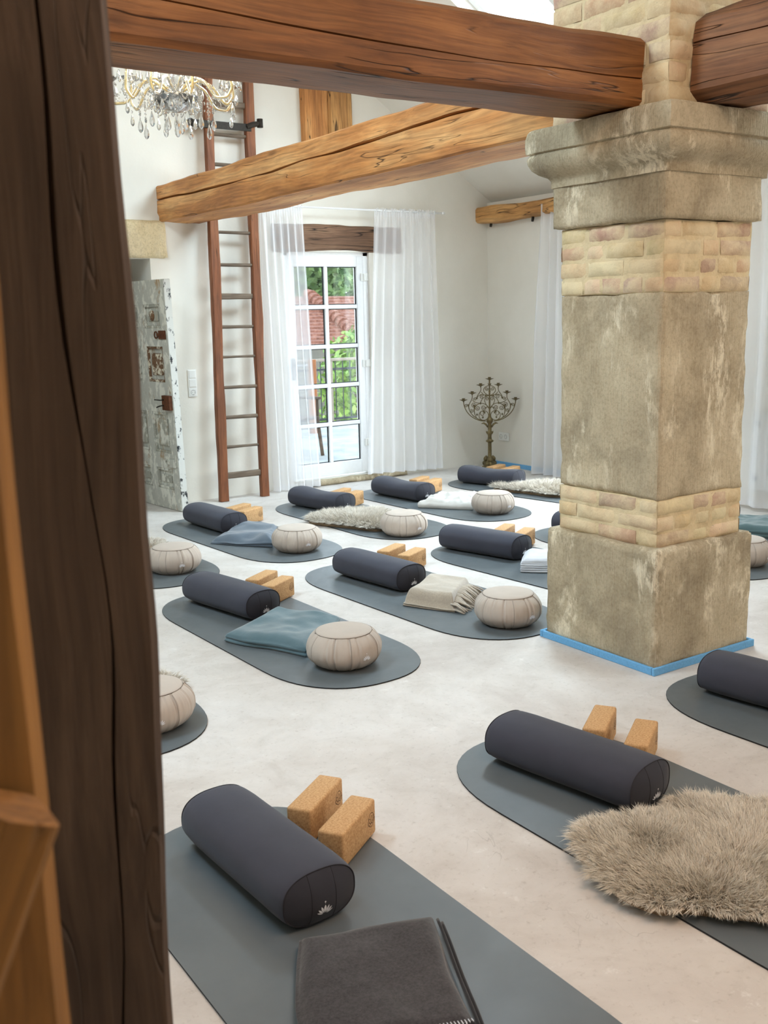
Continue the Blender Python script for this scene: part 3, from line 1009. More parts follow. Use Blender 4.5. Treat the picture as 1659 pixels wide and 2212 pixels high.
def bolster_section(t, f):
    n = 2.5
    c, s = math.cos(t), math.sin(t)
    return (BW * f * math.copysign(abs(c) ** (2 / n), c), BZ + BZ * f * math.copysign(abs(s) ** (2 / n), s))


def end_bulge(f):
    return 0.028 * (1 - f ** 2.2)


def make_bolster(sag=0.0, seed=0):
    root = thing('bolster', 'x', 'bolster')
    NT = 56
    Lh = 0.300
    st = [(-Lh, .93), (-Lh + .006, .955), (-Lh + .02, .975), (-Lh + .05, .99)] + [(-Lh + .05 + (2 * Lh - .1) * i / 20, 1.0) for i in range(1, 20)] + [(Lh - .05, .99), (Lh - .02, .975), (Lh - .006, .955), (Lh, .93)]
    vs, fs = [], []
    for y, f in st:
        for k in range(NT):
            t = 2 * PI * k / NT
            w = 0.018 * N3(y * 4 + seed, math.cos(t) * 1.2, math.sin(t) * 1.2) + 0.006 * N3(y * 13, math.cos(t) * 3 + seed, math.sin(t) * 3)
            pk = 0.004 * math.sin(t * 26) * max(0, (abs(y) - (Lh - .05)) / .05)
            x, z = bolster_section(t, f * (1 + w) + pk)
            z = max(0.0, z) if z < 0.01 else z
            vs.append((x, y, z - sag * (math.cos(PI * y / (2 * Lh)) ** 2) * (z / .145)))
    for i in range(len(st) - 1):
        for k in range(NT):
            m = (k + 1) % NT
            fs.append((i * NT + k, (i + 1) * NT + k, (i + 1) * NT + m, i * NT + m))
    link_mesh('cover', vs, fs, M['bolster'], root, True)
    for sg in (-1, 1):
        vs, fs = [], []
        rings = [.93, .90, .82, .68, .5, .3, .12]
        for f in rings:
            for k in range(NT):
                x, z = bolster_section(2 * PI * k / NT, f)
                vs.append((x, sg * (Lh + end_bulge(f / .93)), z))
        for i in range(len(rings) - 1):
            for k in range(NT):
                m = (k + 1) % NT
                q = (i * NT + k, i * NT + m, (i + 1) * NT + m, (i + 1) * NT + k)
                fs.append(q if sg > 0 else q[::-1])
        q = tuple((len(rings) - 1) * NT + k for k in range(NT))
        fs.append(q if sg > 0 else q[::-1])
        e = link_mesh('end_panel', vs, fs, M['bolster_end'], root, True)
        MB().tube([(bolster_section(2 * PI * k / NT, .935)[0], sg * (Lh + .001), bolster_section(2 * PI * k / NT, .935)[1]) for k in range(NT)], 0.0016, 5, True).obj('piping', M['seam'], e, True)
        for x0 in (-.037, .037):
            pts = []
            for i in range(13):
                z = BZ + (BZ - .007) * (i / 6 - 1)
                f = min(.93, (abs(x0 / BW) ** 2.5 + abs((z - BZ) / BZ) ** 2.5) ** (1 / 2.5))
                pts.append((x0, sg * (Lh + end_bulge(f / .93) + .0002), z))
            MB().tube(pts, 0.0009, 5).obj('seam', M['seam'], e, True)
    def fn(x, y):
        X, Z = x * 0.048, 0.036 + y * 0.048
        f = min(.93, (abs(X / BW) ** 2.5 + abs((Z - BZ) / BZ) ** 2.5) ** (1 / 2.5))
        return (X, -(Lh + end_bulge(f / .93) + .0022), Z)
    emblem_mesh(fn).obj('lotus_print', M['emblem'], root)
    return root


def zafu_r(z):
    """side profile radius of the cushion"""
    t = (z - 0.078) / 0.078
    k = 0.36 if t < 0 else 0.25
    return 0.174 * (1 - min(1, abs(t)) ** 2.4 * k)


def make_zafu(seed):
    root = thing('meditation_cushion', 'x', 'cushion')
    NT = 192
    rnd = random.Random(seed)
    ph = [2 * PI * (k + rnd.uniform(-.36, .36)) / 18 for k in range(18)]
    amp = [rnd.uniform(.1, 1.2) for _ in ph]
    def rad(q, z):
        r = zafu_r(z)
        d = 0.0
        for a, am in zip(ph, amp):
            x = (q - a + PI) % (2 * PI) - PI
            if abs(x) < .2:
                lean = x * 3.0
                e = 0.35 + 0.65 * min(1, abs(z - .078) / .06)
                d += am * (-.015 * math.exp(-(x / .017) ** 2) * e + .005 * math.exp(-((x - .05) / .03) ** 2) * e)
        d += 0.004 * N3(math.cos(q) * 3 + seed, math.sin(q) * 3, z * 16) + 0.0022 * N3(math.cos(q) * 22, math.sin(q) * 22 + seed, z * 22)
        return r + d
    zs = [0.0, .004, .012, .024, .04, .058, .078, .098, .114, .128, .14, .148, .1535, .156]
    vs, fs = [], []
    for z in zs:
        for k in range(NT):
            q = 2 * PI * k / NT
            r = rad(q, z)
            vs.append((r * math.cos(q), r * math.sin(q), z))
    for i in range(len(zs) - 1):
        for k in range(NT):
            m = (k + 1) % NT
            fs.append((i * NT + k, i * NT + m, (i + 1) * NT + m, (i + 1) * NT + k))
    fs.append(tuple(range(NT - 1, -1, -1)))
    link_mesh('pleated_side', vs, fs, M['zafu'], root, True)
    R1 = zafu_r(.156)
    pr = [(R1 * 1.0, .1555), (R1 * .985, .159), (R1 * .93, .1622), (R1 * .8, .1655), (R1 * .55, .168), (R1 * .3, .169), (R1 * .05, .169)]
    MB().lathe(pr, 64).obj('top_panel', M['zafu'], root, True)
    MB().tube([(R1 * .995 * math.cos(2 * PI * k / 64), R1 * .995 * math.sin(2 * PI * k / 64), .1575) for k in range(64)], .0016, 5, True).obj('top_seam', M['zafu_seam'], root, True)
    for j in range(0, 18, 3):
        MB().tube([((rad(ph[j] + .03, z) + .0006) * math.cos(ph[j] + .03), (rad(ph[j] + .03, z) + .0006) * math.sin(ph[j] + .03), z) for z in zs[2:-1]], .0009, 4).obj('panel_seam', M['zafu_seam'], root, True)
    def fn(x, y):
        q = -PI / 2 + x * .040 / .172
        z = .056 + y * .040
        r = zafu_r(z) + .0055
        return (r * math.cos(q), r * math.sin(q), z)
    emblem_mesh(fn).obj('lotus_print', M['emblem'], root)
    return root


BH = 0.112


def make_block():
    """cork block lying on its long edge, local X is its length; the round stamp sits on the local -Y face, near +X"""
    root = thing('cork_block', 'x', 'block')
    MB().box(-.121, .121, -.0415, .0415, 0, BH, 0.0085, 3).obj('body', M['cork'], root, True).data.set_sharp_from_angle(angle=math.radians(50))
    b = MB()
    cx, cz, R = .084, .058, .0215
    y = -.0418
    def line(pts, w=.0011, closed=False):
        n = len(pts)
        vs = []
        for i, (x, z) in enumerate(pts):
            a = pts[(i + 1) % n] if closed or i < n - 1 else pts[i]
            c = pts[i - 1] if closed or i > 0 else pts[i]
            dx, dz = a[0] - c[0], a[1] - c[1]
            l = math.hypot(dx, dz) or 1
            nx, nz = -dz / l * w, dx / l * w
            vs += [(x + nx, y, z + nz), (x - nx, y, z - nz)]
        fs = [(2 * i, 2 * i + 1, (2 * i + 3) % (2 * n), (2 * i + 2) % (2 * n)) for i in range(n if closed else n - 1)]
        b.add(vs, fs)
    line([(cx + R * math.cos(2 * PI * k / 32), cz + R * math.sin(2 * PI * k / 32)) for k in range(32)], .0010, True)
    for ang in (0, 34, -34, 66, -66):
        a = math.radians(ang)
        for sd in (1, -1):
            pl = []
            for i in range(9):
                t = i / 8
                x, z = sd * .0052 * math.sin(PI * t), .004 + .027 * t
                pl.append((cx + x * math.cos(a) + z * math.sin(a), cz - .0155 - x * math.sin(a) + z * math.cos(a)))
            line(pl, .0007)
    b.obj('round_stamp', M['ink'], root)
    return root


mat0 = make_mat_mesh()
bol0, bol1 = make_bolster(), make_bolster(0.016, 7)
zaf0, zaf1 = make_zafu(3), make_zafu(8)
blk0 = make_block()
used = {}


def place(src, key, label, loc, rz, group):
    if key not in used:
        used[key] = 1
        src.location = loc
        src.rotation_euler = (0, 0, rz)
        src['label'] = label
        src['group'] = group
        return src
    if src.type == 'MESH':
        c = src.copy(); COL.objects.link(c)
        c.location = loc; c.rotation_euler = (0, 0, rz); c['label'] = label; c['group'] = group
        return c
    return dup(src, label, loc, rz, group)


mat0['category'] = 'yoga mat'
R = math.radians
# key: mat centre, angle of its foot end; words that tell the set apart
SETS = {
 'A': dict(c=(2.342, 4.496), a=-88.4, mat='grey yoga mat under the folded teal blanket', bol=(2.307, 5.06, -80), bl=[(2.614, 5.022, 32), (2.606, 5.20, 33)], zaf=(2.30, 3.80)),
 'B': dict(c=(3.311, 4.583), a=-87.5, mat='grey yoga mat under the fringed taupe blanket', bol=(3.266, 5.028, -83.8), bl=[(3.622, 5.128, 27), (3.588, 5.305, 27)], zaf=(3.288, 3.822)),
 'C': dict(c=(3.244, 6.675), a=-86.6, mat='grey yoga mat under the rumpled slate blue blanket', bol=(3.187, 7.167, -86), bl=[(3.495, 7.13, 26), (3.485, 7.31, 26)], zaf=(3.277, 5.982)),
 'D': dict(c=(4.251, 6.75), a=-88.3, mat='grey yoga mat under the cream sheepskin and a cushion', bol=(4.218, 7.313, -80), bl=[(4.50, 7.22, 27), (4.49, 7.40, 27)], zaf=(4.127, 5.935)),
 'E': dict(c=(5.129, 6.847), a=-87.5, mat='grey yoga mat under the crumpled white blanket', bol=(5.032, 7.294, -85), bl=[(5.39, 7.30, 25), (5.38, 7.475, 25)], zaf=(5.142, 6.155)),
 'F': dict(c=(4.29, 4.577), a=-85.4, mat='grey yoga mat half hidden by the pillar, with a pale blanket stack', bol=(4.227, 5.198, -77), bl=[(4.565, 5.14, 30), (4.545, 5.325, 30)], zaf=None),
 'G': dict(c=(6.147, 6.757), a=-81, mat='grey yoga mat farthest back, in front of the candelabrum', bol=(6.035, 7.30, -73), bl=[(6.40, 7.40, 20), (6.37, 7.58, 20)], zaf=None),
 'H': dict(c=(2.309, 6.616), a=-88, mat='grey yoga mat end behind the dark post, below the old door', bol=None, bl=[], zaf=(2.385, 5.97)),
 'I': dict(c=(1.195, 4.374), a=-86.6, mat='grey yoga mat end behind the dark post, lower left', bol=None, bl=[], zaf=(1.322, 3.643)),
 'J': dict(c=(2.344, 1.856), a=-89.7, mat='grey yoga mat under the large taupe sheepskin at right', bol=(2.318, 2.402, -81), bl=[(2.622, 2.335, 33), (2.604, 2.517, 34)], zaf=None),
 'K': dict(c=(1.194, 1.932), a=-90.2, mat='nearest grey yoga mat, under the dark felt blanket', bol=(1.180, 2.482, -88), bl=[(1.468, 2.44, 34), (1.464, 2.622, 35)], zaf=None),
 'L': dict(c=(3.455, 1.854), a=-87.7, mat='grey yoga mat cut by the right edge, before the pillar', bol=(3.435, 2.39, -82), bl=[], zaf=None),
 'M': dict(c=(5.16, 4.55), a=-87, mat='grey yoga mat mostly hidden behind the stone pillar', bol=(5.125, 5.07, -82), bl=[], zaf=(5.215, 3.875)),
 'O': dict(c=(6.16, 4.55), a=-87, mat='grey yoga mat under the green grey blanket right of the pillar', bol=(6.16, 5.05, -82), bl=[], zaf=None),
}
WHERE = {'A': 'above the folded teal blanket', 'B': 'beside the fringed taupe blanket', 'C': 'beside the slate blue blanket near the old door', 'D': 'by the cream sheepskin below the curtain', 'E': 'beside the crumpled white blanket', 'F': 'beside the pale folded blanket left of the pillar', 'G': 'in front of the candelabrum', 'J': 'by the large taupe sheepskin', 'K': 'on the nearest mat', 'L': 'cut by the right picture edge', 'M': 'peeking out left of the pillar', 'O': 'peeking out right of the pillar'}
ZW = {'A': 'beside the folded teal blanket', 'B': 'beside the taupe blanket fringe', 'C': 'beside the slate blue blanket', 'D': 'at the end of the cream sheepskin', 'E': 'at the end of the crumpled white blanket', 'H': 'partly hidden by the dark post, below the old door', 'I': 'half hidden by the dark post at lower left', 'M': 'peeking out to the right of the pillar foot'}
alt = 0
for k, s in SETS.items():
    place(mat0, 'mat', s['mat'], (s['c'][0], s['c'][1], 0), R(s['a'] + 90), 'grey yoga mats')
    if s['bol']:
        x, y, a = s['bol']
        x, y = x + .022 * math.cos(R(a)) + .012, y + .022 * math.sin(R(a)) - .006
        if k in ('E', 'G', 'D'):
            place(bol1, 'bol1', 'charcoal bolster ' + WHERE[k], (x, y, ZM), R(a + 90), 'charcoal bolsters')
        else:
            place(bol0, 'bol0', 'charcoal bolster ' + WHERE[k], (x, y, ZM), R(a + 90), 'charcoal bolsters')
    for i, (x, y, a) in enumerate(s['bl']):
        w = ('front' if i == 0 else 'rear') + ' cork block behind the bolster ' + WHERE[k]
        place(blk0, 'blk', w, (x, y, ZM), R(a), 'cork blocks')
    if s['zaf']:
        x, y = s['zaf']
        d_ = math.hypot(x, y)
        x, y = x + .085 * x / d_, y + .085 * y / d_
        alt += 1
        src, nm = (zaf0, 'z0') if alt % 2 else (zaf1, 'z1')
        place(src, nm, 'round beige meditation cushion ' + ZW[k], (x, y, ZM), R({'A': 3, 'B': 2, 'C': -4, 'D': 4, 'E': 6, 'H': -6, 'I': -10, 'M': 5}[k]), 'round meditation cushions')


def blanket(name, corners, th, layers, m, label, z0=ZM, wr=0.008, seed=0, soft=0.35, edge=None, nu=56, nv=56, lean=None, bulge=0.012, wf=6.0, children=None):
    """folded blanket: corners (left, far, right, near) on the floor, rounded top, layered side folds"""
    c = [Vector((x, y, 0)) for x, y in corners]
    def P(u, v):
        # u from left-near edge to far-right edge; slightly wavy outline
        p = (c[0] * (1 - u) + c[1] * u) * (1 - v) + (c[3] * (1 - u) + c[2] * u) * v
        return p
    ctr = sum(c, Vector()) / 4
    vs, fs = [], []
    for j in range(nv + 1):
        for i in range(nu + 1):
            u, v = i / nu, j / nv
            p = P(u, v)
            e = min(u, 1 - u, v, 1 - v)
            ew = min(1, e / 0.10)
            hz = th * (1 - soft * (1 - ew) ** 2.2)
            hz += wr * (N3(p.x * wf + seed, p.y * wf, 1) + 0.5 * N3(p.x * wf * 2.3, p.y * wf * 2.3 + seed, 2)) * (0.35 + 0.65 * ew)
            if lean:
                hz += lean(u, v)
            wob = 0.02 * (1 - ew) * N3(p.x * 4 + seed, p.y * 4, 5)
            p = p + (p - ctr).normalized() * wob
            vs.append(Vector((p.x, p.y, z0 + max(0.006, hz))))
    W = nu + 1
    for j in range(nv):
        for i in range(nu):
            a = j * W + i
            fs.append((a, a + W, a + W + 1, a + 1))
    ring = [i for i in range(W)] + [j * W + nu for j in range(1, nv + 1)] + [nv * W + i for i in range(nu - 1, -1, -1)] + [j * W for j in range(nv - 1, 0, -1)]
    prev = ring
    K = layers * 6
    for k in range(1, K + 1):
        t = k / K
        cur = []
        for idx in ring:
            p = vs[idx]
            d = Vector((p.x - ctr.x, p.y - ctr.y, 0)).normalized()
            loc_h = p.z - z0
            s = abs(math.sin(PI * layers * t))
            off = bulge * (0.25 + 0.75 * s) * (0.8 + 0.5 * N3(p.x * 7 + seed, p.y * 7, math.floor(layers * t - 1e-6) * 3)) * min(1, t * 6)
            off += 0.010 * N3(p.x * 3.5, p.y * 3.5 + seed, math.floor(layers * t - 1e-6) * 7 + 2)
            cur.append(len(vs))
            zz = z0 + 0.001 + (loc_h - .001) * (1 - t) + (0.004 * N3(p.x * 6, p.y * 6, seed + k * .3) if 0 < k < K else 0)
            vs.append(Vector((p.x + d.x * off, p.y + d.y * off, max(z0 + .0005, zz))))
        n = len(ring)
        for q in range(n):
            fs.append((prev[q], prev[(q + 1) % n], cur[(q + 1) % n], cur[q]))
        prev = cur
    fs.append(tuple(prev))
    ox, oy = ctr.x, ctr.y
    o = link_mesh(name, [(v.x - ox, v.y - oy, v.z) for v in vs], fs, m, None, True)
    o.location = (ox, oy, 0)
    bm = bmesh.new(); bm.from_mesh(o.data); bmesh.ops.recalc_face_normals(bm, faces=bm.faces[:]); bm.to_mesh(o.data); bm.free()
    tag(o, label, 'blanket')
    return o


blanket('folded_blanket', [(2.05, 4.50), (2.43, 4.68), (2.64, 4.40), (2.24, 4.05)], 0.060, 2, M['blanket_teal'], 'folded teal fleece blanket lying on the middle left mat', wr=.020, seed=3, wf=5,
        lean=lambda u, v: 0.022 * u * (1 - v))
tb = blanket('folded_blanket', [(3.11, 4.47), (3.43, 4.68), (3.56, 4.47), (3.235, 4.20)], 0.095, 2, M['blanket_taupe'], 'folded taupe wool blanket with a knotted fringe', wr=.010, seed=8, soft=.8, bulge=.016)
rnd = random.Random(4)
b = MB()
for i in range(34):
    t = i / 33
    for lvl in (0, 1):
        p = Vector((3.235, 4.20, 0)).lerp(Vector((3.56, 4.47, 0)), t)
        z = (0.075 - .0 * lvl) if lvl == 0 else 0.03
        z *= (0.55 + .45 * math.sin(PI * min(.97, max(.03, t))))
        d = Vector((.42, -.86, 0))
        dx = rnd.uniform(-.02, .02)
        pts = [p + Vector((0, 0, z + ZM)) - d * .02, p + d * .02 + Vector((dx * .3, 0, z + ZM - .004)), p + d * .055 + Vector((dx, 0, z * .62 + ZM)), p + d * .085 + Vector((dx * 1.4, 0, max(.006, z * .25) + ZM))]
        b.tube(pts, [.0045, .0055, .0045, .003], 6)
f = b.obj('fringe', M['blanket_taupe'], tb, True)
f.matrix_parent_inverse = Matrix.Translation(tb.location).inverted()
blanket('folded_blanket', [(2.93, 6.62), (3.33, 6.95), (3.50, 6.70), (3.21, 6.22)], 0.062, 2, M['blanket_slate'], 'rumpled slate blue wool blanket on the mat near the old door', wr=.026, seed=12, wf=4.5,
        lean=lambda u, v: 0.03 * u * (1 - v) - 0.03 * (1 - u) * (1 - v))
blanket('crumpled_blanket', [(4.86, 6.76), (5.22, 6.95), (5.47, 6.76), (5.12, 6.38)], 0.075, 1, M['blanket_white'], 'crumpled white cotton blanket on a mat near the glazed door', wr=.035, seed=21, wf=10, bulge=.018, nu=90, nv=90)
blanket('folded_blanket', [(4.09, 4.62), (4.28, 4.80), (4.66, 4.56), (4.42, 4.30)], 0.088, 5, M['blanket_pale'], 'stack of pale grey cotton blanket folds left of the pillar', wr=.010, seed=25, soft=.25, bulge=.014)
blanket('folded_blanket', [(5.84, 4.50), (6.22, 4.76), (6.50, 4.46), (6.10, 4.08)], 0.085, 2, M['blanket_green'], 'folded green grey blanket seen right of the pillar', wr=.02, seed=31)
kb = blanket('folded_blanket', [(1.098, 2.085), (1.43, 1.965), (1.25, 1.565), (0.905, 1.70)], 0.050, 2, M['blanket_dark'], 'dark grey felt blanket with white stitched hem on the nearest mat', wr=.006, seed=40, soft=.35, nu=60, nv=60)
b = MB()
for t0, off in ((0.0, 0.012), (0.0, 0.024)):
    pts = []
    for i in range(24):
        t = i / 23
        p = Vector((1.43, 1.965, 0)).lerp(Vector((1.25, 1.565, 0)), t * .97 + .03)
        pts.append(p + Vector((.91, -.41, 0)) * off + Vector((0, 0, ZM + .040 - off * .9 + .003 * math.sin(t * 9))))
    b.tube(pts, .0042, 6)
e = b.obj('bound_edge', M['blanket_dark_edge'], kb, True)
e.matrix_parent_inverse = Matrix.Translation(kb.location).inverted()
hm, stt = MB(), MB()
A_, B_ = Vector((0.905, 1.70, 0)), Vector((1.25, 1.565, 0))
dn = Vector((-.365, -.93, 0))
pts = [A_.lerp(B_, i / 30) + Vector((0, 0, ZM + .043 + .003 * math.sin(i * .9))) + dn * .004 for i in range(31)]
hm.tube(pts, .010, 8)
h = hm.obj('hem', M['blanket_dark_edge'], kb, True)
h.matrix_parent_inverse = Matrix.Translation(kb.location).inverted()
for i in range(46):
    p = A_.lerp(B_, (i + .5) / 46) + Vector((0, 0, ZM + .047))
    stt.tube([p - dn * .010 + Vector((0, 0, .004)), p + dn * .004 + Vector((0, 0, .008)), p + dn * .014 + Vector((0, 0, .001))], .0013, 4)
h2 = stt.obj('white_stitching', M['emblem'], kb, True)
h2.matrix_parent_inverse = Matrix.Translation(kb.location).inverted()


def sheepskin(label, outline, nclump, per, length, width, m, seed, top=0.03, curl=0.35, whorls=()):
    """pelt plus fur blades in tufts leaning outwards"""
    rng = np.random.default_rng(seed)
    poly = np.array(outline, float)
    ctr = poly.mean(0)
    n = len(poly)
    # smooth closed outline
    pts = []
    for i in range(n):
        p0, p1, p2, p3 = poly[i - 1], poly[i], poly[(i + 1) % n], poly[(i + 2) % n]
        for t in np.linspace(0, 1, 8, endpoint=False):
            pts.append(0.5 * ((2 * p1) + (-p0 + p2) * t + (2 * p0 - 5 * p1 + 4 * p2 - p3) * t * t + (-p0 + 3 * p1 - 3 * p2 + p3) * t ** 3))
    pl = np.array(pts)
    root = thing('sheepskin', label, 'sheepskin', (ctr[0], ctr[1], 0))
    b = MB()
    k = len(pl)
    lo = [(x - ctr[0], y - ctr[1], ZM + .001) for x, y in pl]
    hi = [((x - ctr[0]) * .95, (y - ctr[1]) * .95, ZM + top * .5) for x, y in pl]
    mid = [((x - ctr[0]) * .55, (y - ctr[1]) * .55, ZM + top * .6) for x, y in pl]
    fs = [tuple(range(k - 1, -1, -1))]
    for r in range(2):
        fs += [(r * k + i, r * k + (i + 1) % k, (r + 1) * k + (i + 1) % k, (r + 1) * k + i) for i in range(k)]
    fs.append(tuple(2 * k + i for i in range(k)))
    b.add(lo + hi + mid, fs).obj('pelt', M['pelt'], root, True)
    # sample roots
    mn, mx = pl.min(0), pl.max(0)
    def inside(P):
        x, y = P[:, 0], P[:, 1]
        r = np.zeros(len(P), bool)
        j = k - 1
        for i in range(k):
            xi, yi, xj, yj = pl[i, 0], pl[i, 1], pl[j, 0], pl[j, 1]
            c = ((yi > y) != (yj > y)) & (x < (xj - xi) * (y - yi) / (yj - yi + 1e-12) + xi)
            r ^= c
            j = i
        return r
    P = np.zeros((0, 2))
    while len(P) < nclump:
        q = mn + (mx - mn) * rng.random((nclump, 2))
        P = np.vstack([P, q[inside(q)]])
    P = P[:nclump]
    # distance to the outline -> lean
    dmin = np.full(len(P), 9.0)
    nd = np.zeros_like(P)
    for i in range(k):
        d = pl[i] - P
        l = np.hypot(d[:, 0], d[:, 1])
        s = l < dmin
        dmin[s] = l[s]
        nd[s] = d[s] / (l[s, None] + 1e-9)
    flow = np.zeros_like(P)
    rad = P - ctr
    rad /= np.hypot(rad[:, 0], rad[:, 1])[:, None] + 1e-9
    w = np.exp(-dmin / 0.07)[:, None]
    ang = np.array([1.6 * N3(p[0] * 4.0 + seed, p[1] * 4.0, 0) for p in P])
    rot = np.stack([rad[:, 0] * np.cos(ang) - rad[:, 1] * np.sin(ang), rad[:, 0] * np.sin(ang) + rad[:, 1] * np.cos(ang)], 1)
    flow = rot * (1 - w) * 0.75 + nd * w * 1.2
    for (wx, wy, wr_) in whorls:
        d = P - np.array([wx, wy])
        l = np.hypot(d[:, 0], d[:, 1])
        ww = np.exp(-(l / wr_) ** 2)[:, None]
        flow = flow * (1 - ww) + d / (l[:, None] + 1e-9) * ww * np.minimum(1, l / wr_ * 1.6)[:, None]
    hz = np.array([N3(p[0] * 9 + seed, p[1] * 9, 3) for p in P])
    tot = nclump * per
    ci = np.repeat(np.arange(nclump), per)
    sp = 0.010 * (length / .05)
    jit = rng.normal(0, sp * .55, (tot, 2))
    base = np.zeros((tot, 3))
    base[:, :2] = P[ci] + jit
    base[:, 2] = ZM + top * .4
    Ls = length * rng.uniform(.72, 1.12, tot) * (1 + .25 * hz[ci])
    cl = flow[ci] + rng.normal(0, .14, (tot, 2))
    clump_dir = rng.normal(0, .30, (nclump, 2))[ci]
    cl = cl + clump_dir
    tilt = np.clip(np.hypot(cl[:, 0], cl[:, 1]), 0.05, 1.4)
    dirh = cl / tilt[:, None]
    tl = np.minimum(tilt, 1.25)
    NS_ = 4
    cent = np.zeros((tot, NS_, 3))
    tip_pull = (P[ci] + cl * length * .8) - (base[:, :2] + cl * Ls[:, None] * .8)
    for s in range(NS_):
        t = s / (NS_ - 1)
        hcomp = np.sin(np.minimum(1.35, tl * (0.5 + .55 * t))) * Ls * t
        vcomp = np.cos(np.minimum(1.35, tl * (0.5 + .55 * t))) * Ls * t * .9
        cent[:, s, :2] = base[:, :2] + dirh * hcomp[:, None] + tip_pull * (t ** 1.5) * .7
        wv = curl * .006 * np.sin(t * 5 + ci * 1.7)
        cent[:, s, 0] += -dirh[:, 1] * wv
        cent[:, s, 1] += dirh[:, 0] * wv
        cent[:, s, 2] = np.maximum(base[:, 2] + vcomp + .0, .004 + .002 * rng.random(tot))
    side = rng.normal(0, 1, (tot, 3))
    side[:, 2] *= .35
    ax = cent[:, -1] - cent[:, 0]
    ax /= np.linalg.norm(ax, axis=1)[:, None] + 1e-9
    side -= ax * (side * ax).sum(1)[:, None]
    side /= np.linalg.norm(side, axis=1)[:, None] + 1e-9
    V = np.zeros((tot, NS_ * 2 - 1, 3))
    wd = [1.0, .85, .55]
    for s in range(NS_ - 1):
        V[:, 2 * s] = cent[:, s] + side * width * wd[s]
        V[:, 2 * s + 1] = cent[:, s] - side * width * wd[s]
    V[:, -1] = cent[:, -1]
    V[:, :, 0] -= ctr[0]
    V[:, :, 1] -= ctr[1]
    nvp = NS_ * 2 - 1
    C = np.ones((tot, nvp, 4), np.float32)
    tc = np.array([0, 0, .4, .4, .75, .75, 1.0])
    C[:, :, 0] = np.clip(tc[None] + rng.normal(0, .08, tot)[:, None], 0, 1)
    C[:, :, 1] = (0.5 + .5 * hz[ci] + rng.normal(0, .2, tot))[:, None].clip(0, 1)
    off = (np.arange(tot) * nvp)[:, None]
    quads = np.concatenate([off + np.array([[0, 1, 3, 2]]), off + np.array([[2, 3, 5, 4]])], 1).reshape(-1)
    tris = (off + np.array([[4, 5, 6]])).reshape(-1)
    me = bpy.data.meshes.new('fur')
    me.vertices.add(tot * nvp)
    me.vertices.foreach_set('co', V.reshape(-1).astype(np.float32))
    nl = len(quads) + len(tris)
    me.loops.add(nl)
    me.loops.foreach_set('vertex_index', np.concatenate([quads, tris]).astype(np.int32))
    npq, npt = len(quads) // 4, len(tris) // 3
    me.polygons.add(npq + npt)
    ls = np.concatenate([np.arange(npq) * 4, npq * 4 + np.arange(npt) * 3]).astype(np.int32)
    me.polygons.foreach_set('loop_start', ls)
    me.update(calc_edges=True)
    me.validate()
    at = me.color_attributes.new('Col', 'FLOAT_COLOR', 'POINT')
    at.data.foreach_set('color', C.reshape(-1))
    me.polygons.foreach_set('use_smooth', np.ones(len(me.polygons), bool))
    me.materials.append(m)
    o = bpy.data.objects.new('fur', me)
    COL.objects.link(o)
    o.parent = root
    return root


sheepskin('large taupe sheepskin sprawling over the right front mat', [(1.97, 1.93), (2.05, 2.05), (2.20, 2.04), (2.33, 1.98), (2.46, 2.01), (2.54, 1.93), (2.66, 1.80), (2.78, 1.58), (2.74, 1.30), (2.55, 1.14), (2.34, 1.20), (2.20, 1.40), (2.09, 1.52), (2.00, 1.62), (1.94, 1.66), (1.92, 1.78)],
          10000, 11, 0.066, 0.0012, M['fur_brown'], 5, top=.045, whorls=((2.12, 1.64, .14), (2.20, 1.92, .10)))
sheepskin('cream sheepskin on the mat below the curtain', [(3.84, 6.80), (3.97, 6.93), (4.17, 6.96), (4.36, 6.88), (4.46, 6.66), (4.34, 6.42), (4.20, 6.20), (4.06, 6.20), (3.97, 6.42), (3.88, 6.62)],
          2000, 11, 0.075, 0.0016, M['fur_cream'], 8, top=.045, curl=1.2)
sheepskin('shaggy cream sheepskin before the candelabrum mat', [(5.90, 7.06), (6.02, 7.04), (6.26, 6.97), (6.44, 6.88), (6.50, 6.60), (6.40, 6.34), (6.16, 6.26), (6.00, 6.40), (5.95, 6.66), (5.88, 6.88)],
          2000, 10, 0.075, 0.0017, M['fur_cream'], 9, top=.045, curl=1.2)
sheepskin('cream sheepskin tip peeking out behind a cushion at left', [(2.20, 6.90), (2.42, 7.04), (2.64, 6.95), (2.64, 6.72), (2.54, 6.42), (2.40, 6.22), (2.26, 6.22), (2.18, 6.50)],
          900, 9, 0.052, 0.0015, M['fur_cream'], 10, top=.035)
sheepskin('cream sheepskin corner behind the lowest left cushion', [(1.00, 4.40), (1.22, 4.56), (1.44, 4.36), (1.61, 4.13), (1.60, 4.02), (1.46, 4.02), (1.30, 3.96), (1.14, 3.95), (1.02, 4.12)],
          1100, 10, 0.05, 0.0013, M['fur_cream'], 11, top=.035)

# ------------------------------------------------------------------ ladder
lad = thing('ladder', 'tall red brown wooden ladder leaning on the wall beside the door', 'ladder', (3.957, 8.165, 0))


def rail_pt(k, z):
    """centre line of a ladder rail"""
    y = 8.160 + 0.135 * z / 3.4
    x = (3.756 + (3.868 - 3.756) * z / 3.32) if k == 0 else (4.158 + (4.246 - 4.158) * z / 3.52)
    return Vector((x, y, z))


